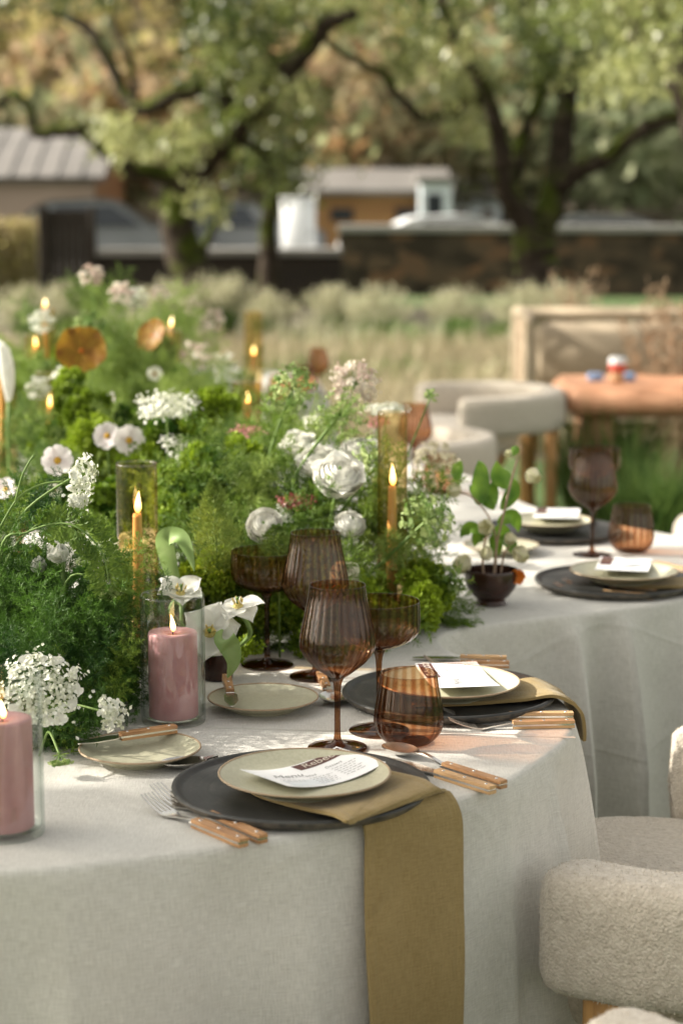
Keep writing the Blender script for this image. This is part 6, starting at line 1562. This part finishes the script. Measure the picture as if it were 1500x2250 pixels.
# ---- hellebore bowl
hb_ = Vector(onT(1078, 1328)); hbw = thing('kenzan_bowl', 'small footed dark brown bowl holding the hellebores', 'bowl', hb_)
MB().lathe(spline_prof([(0, 0), (.026, 0), (.028, .003), (.025, .009), (.034, .018), (.045, .034), (.0485, .052), (.0478, .064), (.0462, .064), (.0455, .05), (.040, .032), (.026, .018), (0, .015)], 3), 64).build('bowl', 'brown_ceramic', hbw)
def hell_flower(t, px, py, Y, wpx, d, op=.55, mat='hellebore_petal'):
    c = local(t, [QY(px, py, Y)])[0]; R = MP(wpx / 2, Y); d = Vector(d).normalized(); M = d.to_track_quat('Z', 'Y').to_matrix()
    for i in range(5):
        a = 2 * PI * i / 5 + .2; s_ = math.sin(op * PI / 2); co_ = math.cos(op * PI / 2)
        o = petal_sheet(R * 1.75, R * .80, .40, .85, 9, 6, ROUND, .0003).build('petal', mat, t)
        put(o, c - d * R * .6, M @ Vector((math.cos(a) * s_, math.sin(a) * s_, co_)), M @ Vector((-math.cos(a) * co_, -math.sin(a) * co_, s_)))
def hell_stem(t, pts, Y, r=.0022): MB().tube(local(t, catmull([hb_ + Vector((pts[0][0], 0, .02))] + [QY(x, y, Y) for x, y in pts[1:]], 6)), r, 7).build('stem', 'hellebore_stem', t)
def hell_leaf(t, pts, Y, w): leaf_blade(t, local(t, [QY(x, y, Y + .01 * i) for i, (x, y) in enumerate(pts)]), w, 'hellebore_leaf', 'leaf', 1.25)
Yh = hb_.y
h1 = thing('hellebore', 'tall hellebore stem with cream cups and bright leaves', 'flower', hb_ + Vector((.004, 0, .02)), 0, 'hellebores in the brown bowl')
hell_stem(h1, [(.004,), (1085, 1250), (1092, 1190), (1108, 1120), (1118, 1075), (1135, 1010)], Yh); hell_stem(h1, [(.004,), (1090, 1200), (1075, 1140), (1040, 1095), (1005, 1080)], Yh, .0016)
hell_flower(h1, 1002, 1075, Yh, 42, (-.7, -.5, -.2), .42); hell_flower(h1, 1165, 1042, Yh, 46, (.5, -.6, -.3), .45); hell_flower(h1, 1118, 997, Yh, 24, (-.3, -.5, .1), .3)
for pts, w_ in (([(1050, 1110), (1052, 1080), (1055, 1030), (1050, 1012)], .017), ([(1108, 1075), (1100, 1055), (1092, 1035), (1090, 1012)], .019), ([(1085, 1120), (1060, 1095), (1040, 1078), (1030, 1066)], .012), ([(1100, 1120), (1120, 1090), (1130, 1070), (1128, 1050)], .014), ([(1092, 1150), (1120, 1135), (1135, 1150), (1138, 1170)], .014), ([(1080, 1120), (1078, 1095), (1082, 1070), (1084, 1055)], .013), ([(1005, 1060), (1002, 1040), (1008, 1022), (1014, 1012)], .011), ([(1120, 1000), (1128, 992), (1133, 985), (1132, 978)], .008)): hell_leaf(h1, pts, Yh, w_)
h2 = thing('hellebore', 'short hellebore with hanging cream bells over the bowl', 'flower', hb_ + Vector((-.012, -.006, .02)), 0, 'hellebores in the brown bowl')
hell_stem(h2, [(-.012,), (1062, 1270), (1060, 1220), (1070, 1165)], Yh); hell_stem(h2, [(.02,), (1100, 1260), (1108, 1215), (1120, 1200)], Yh, .0018)
hell_flower(h2, 1068, 1210, Yh - .02, 38, (-.1, -.4, -.9), .35, 'hellebore_petal'); hell_flower(h2, 1020, 1232, Yh, 52, (-.4, -.5, -.6), .45); hell_flower(h2, 1138, 1212, Yh, 48, (.5, -.5, -.5), .45); hell_flower(h2, 1072, 1158, Yh - .01, 40, (-.5, -.7, .1), .6); hell_flower(h2, 1118, 1180, Yh, 36, (.2, -.6, -.4), .4)
for pts, w_ in (([(1075, 1175), (1058, 1172), (1046, 1185), (1042, 1202)], .014), ([(1080, 1175), (1098, 1170), (1110, 1182), (1116, 1204)], .015), ([(1075, 1180), (1085, 1195), (1088, 1212), (1084, 1228)], .014), ([(1060, 1170), (1035, 1160), (1020, 1168), (1010, 1182)], .012), ([(1095, 1180), (1115, 1190), (1125, 1205), (1128, 1222)], .013)): hell_leaf(h2, pts, Yh + .01, w_)
on = thing('nasturtium', 'small orange flower on the rim of the brown bowl', 'flower', QY(1135, 1278, Yh - .02))
oc = local(on, [QY(1135, 1266, Yh - .02)])[0]
for i in range(5):
    a = 2 * PI * i / 5; o = petal_sheet(.017, .010, .2, .2, 6, 5, ROUND, .0008).build('petal', 'orange_petal', on); put(o, oc, Vector((math.cos(a) * .8, -.35, math.sin(a) * .8)), Vector((.1, -1, .2)))
MB().tube([oc, oc + Vector((-.006, .01, -.008)), oc + Vector((-.018, .016, -.02))], .0012, 6).build('stem', 'stem_green', on)
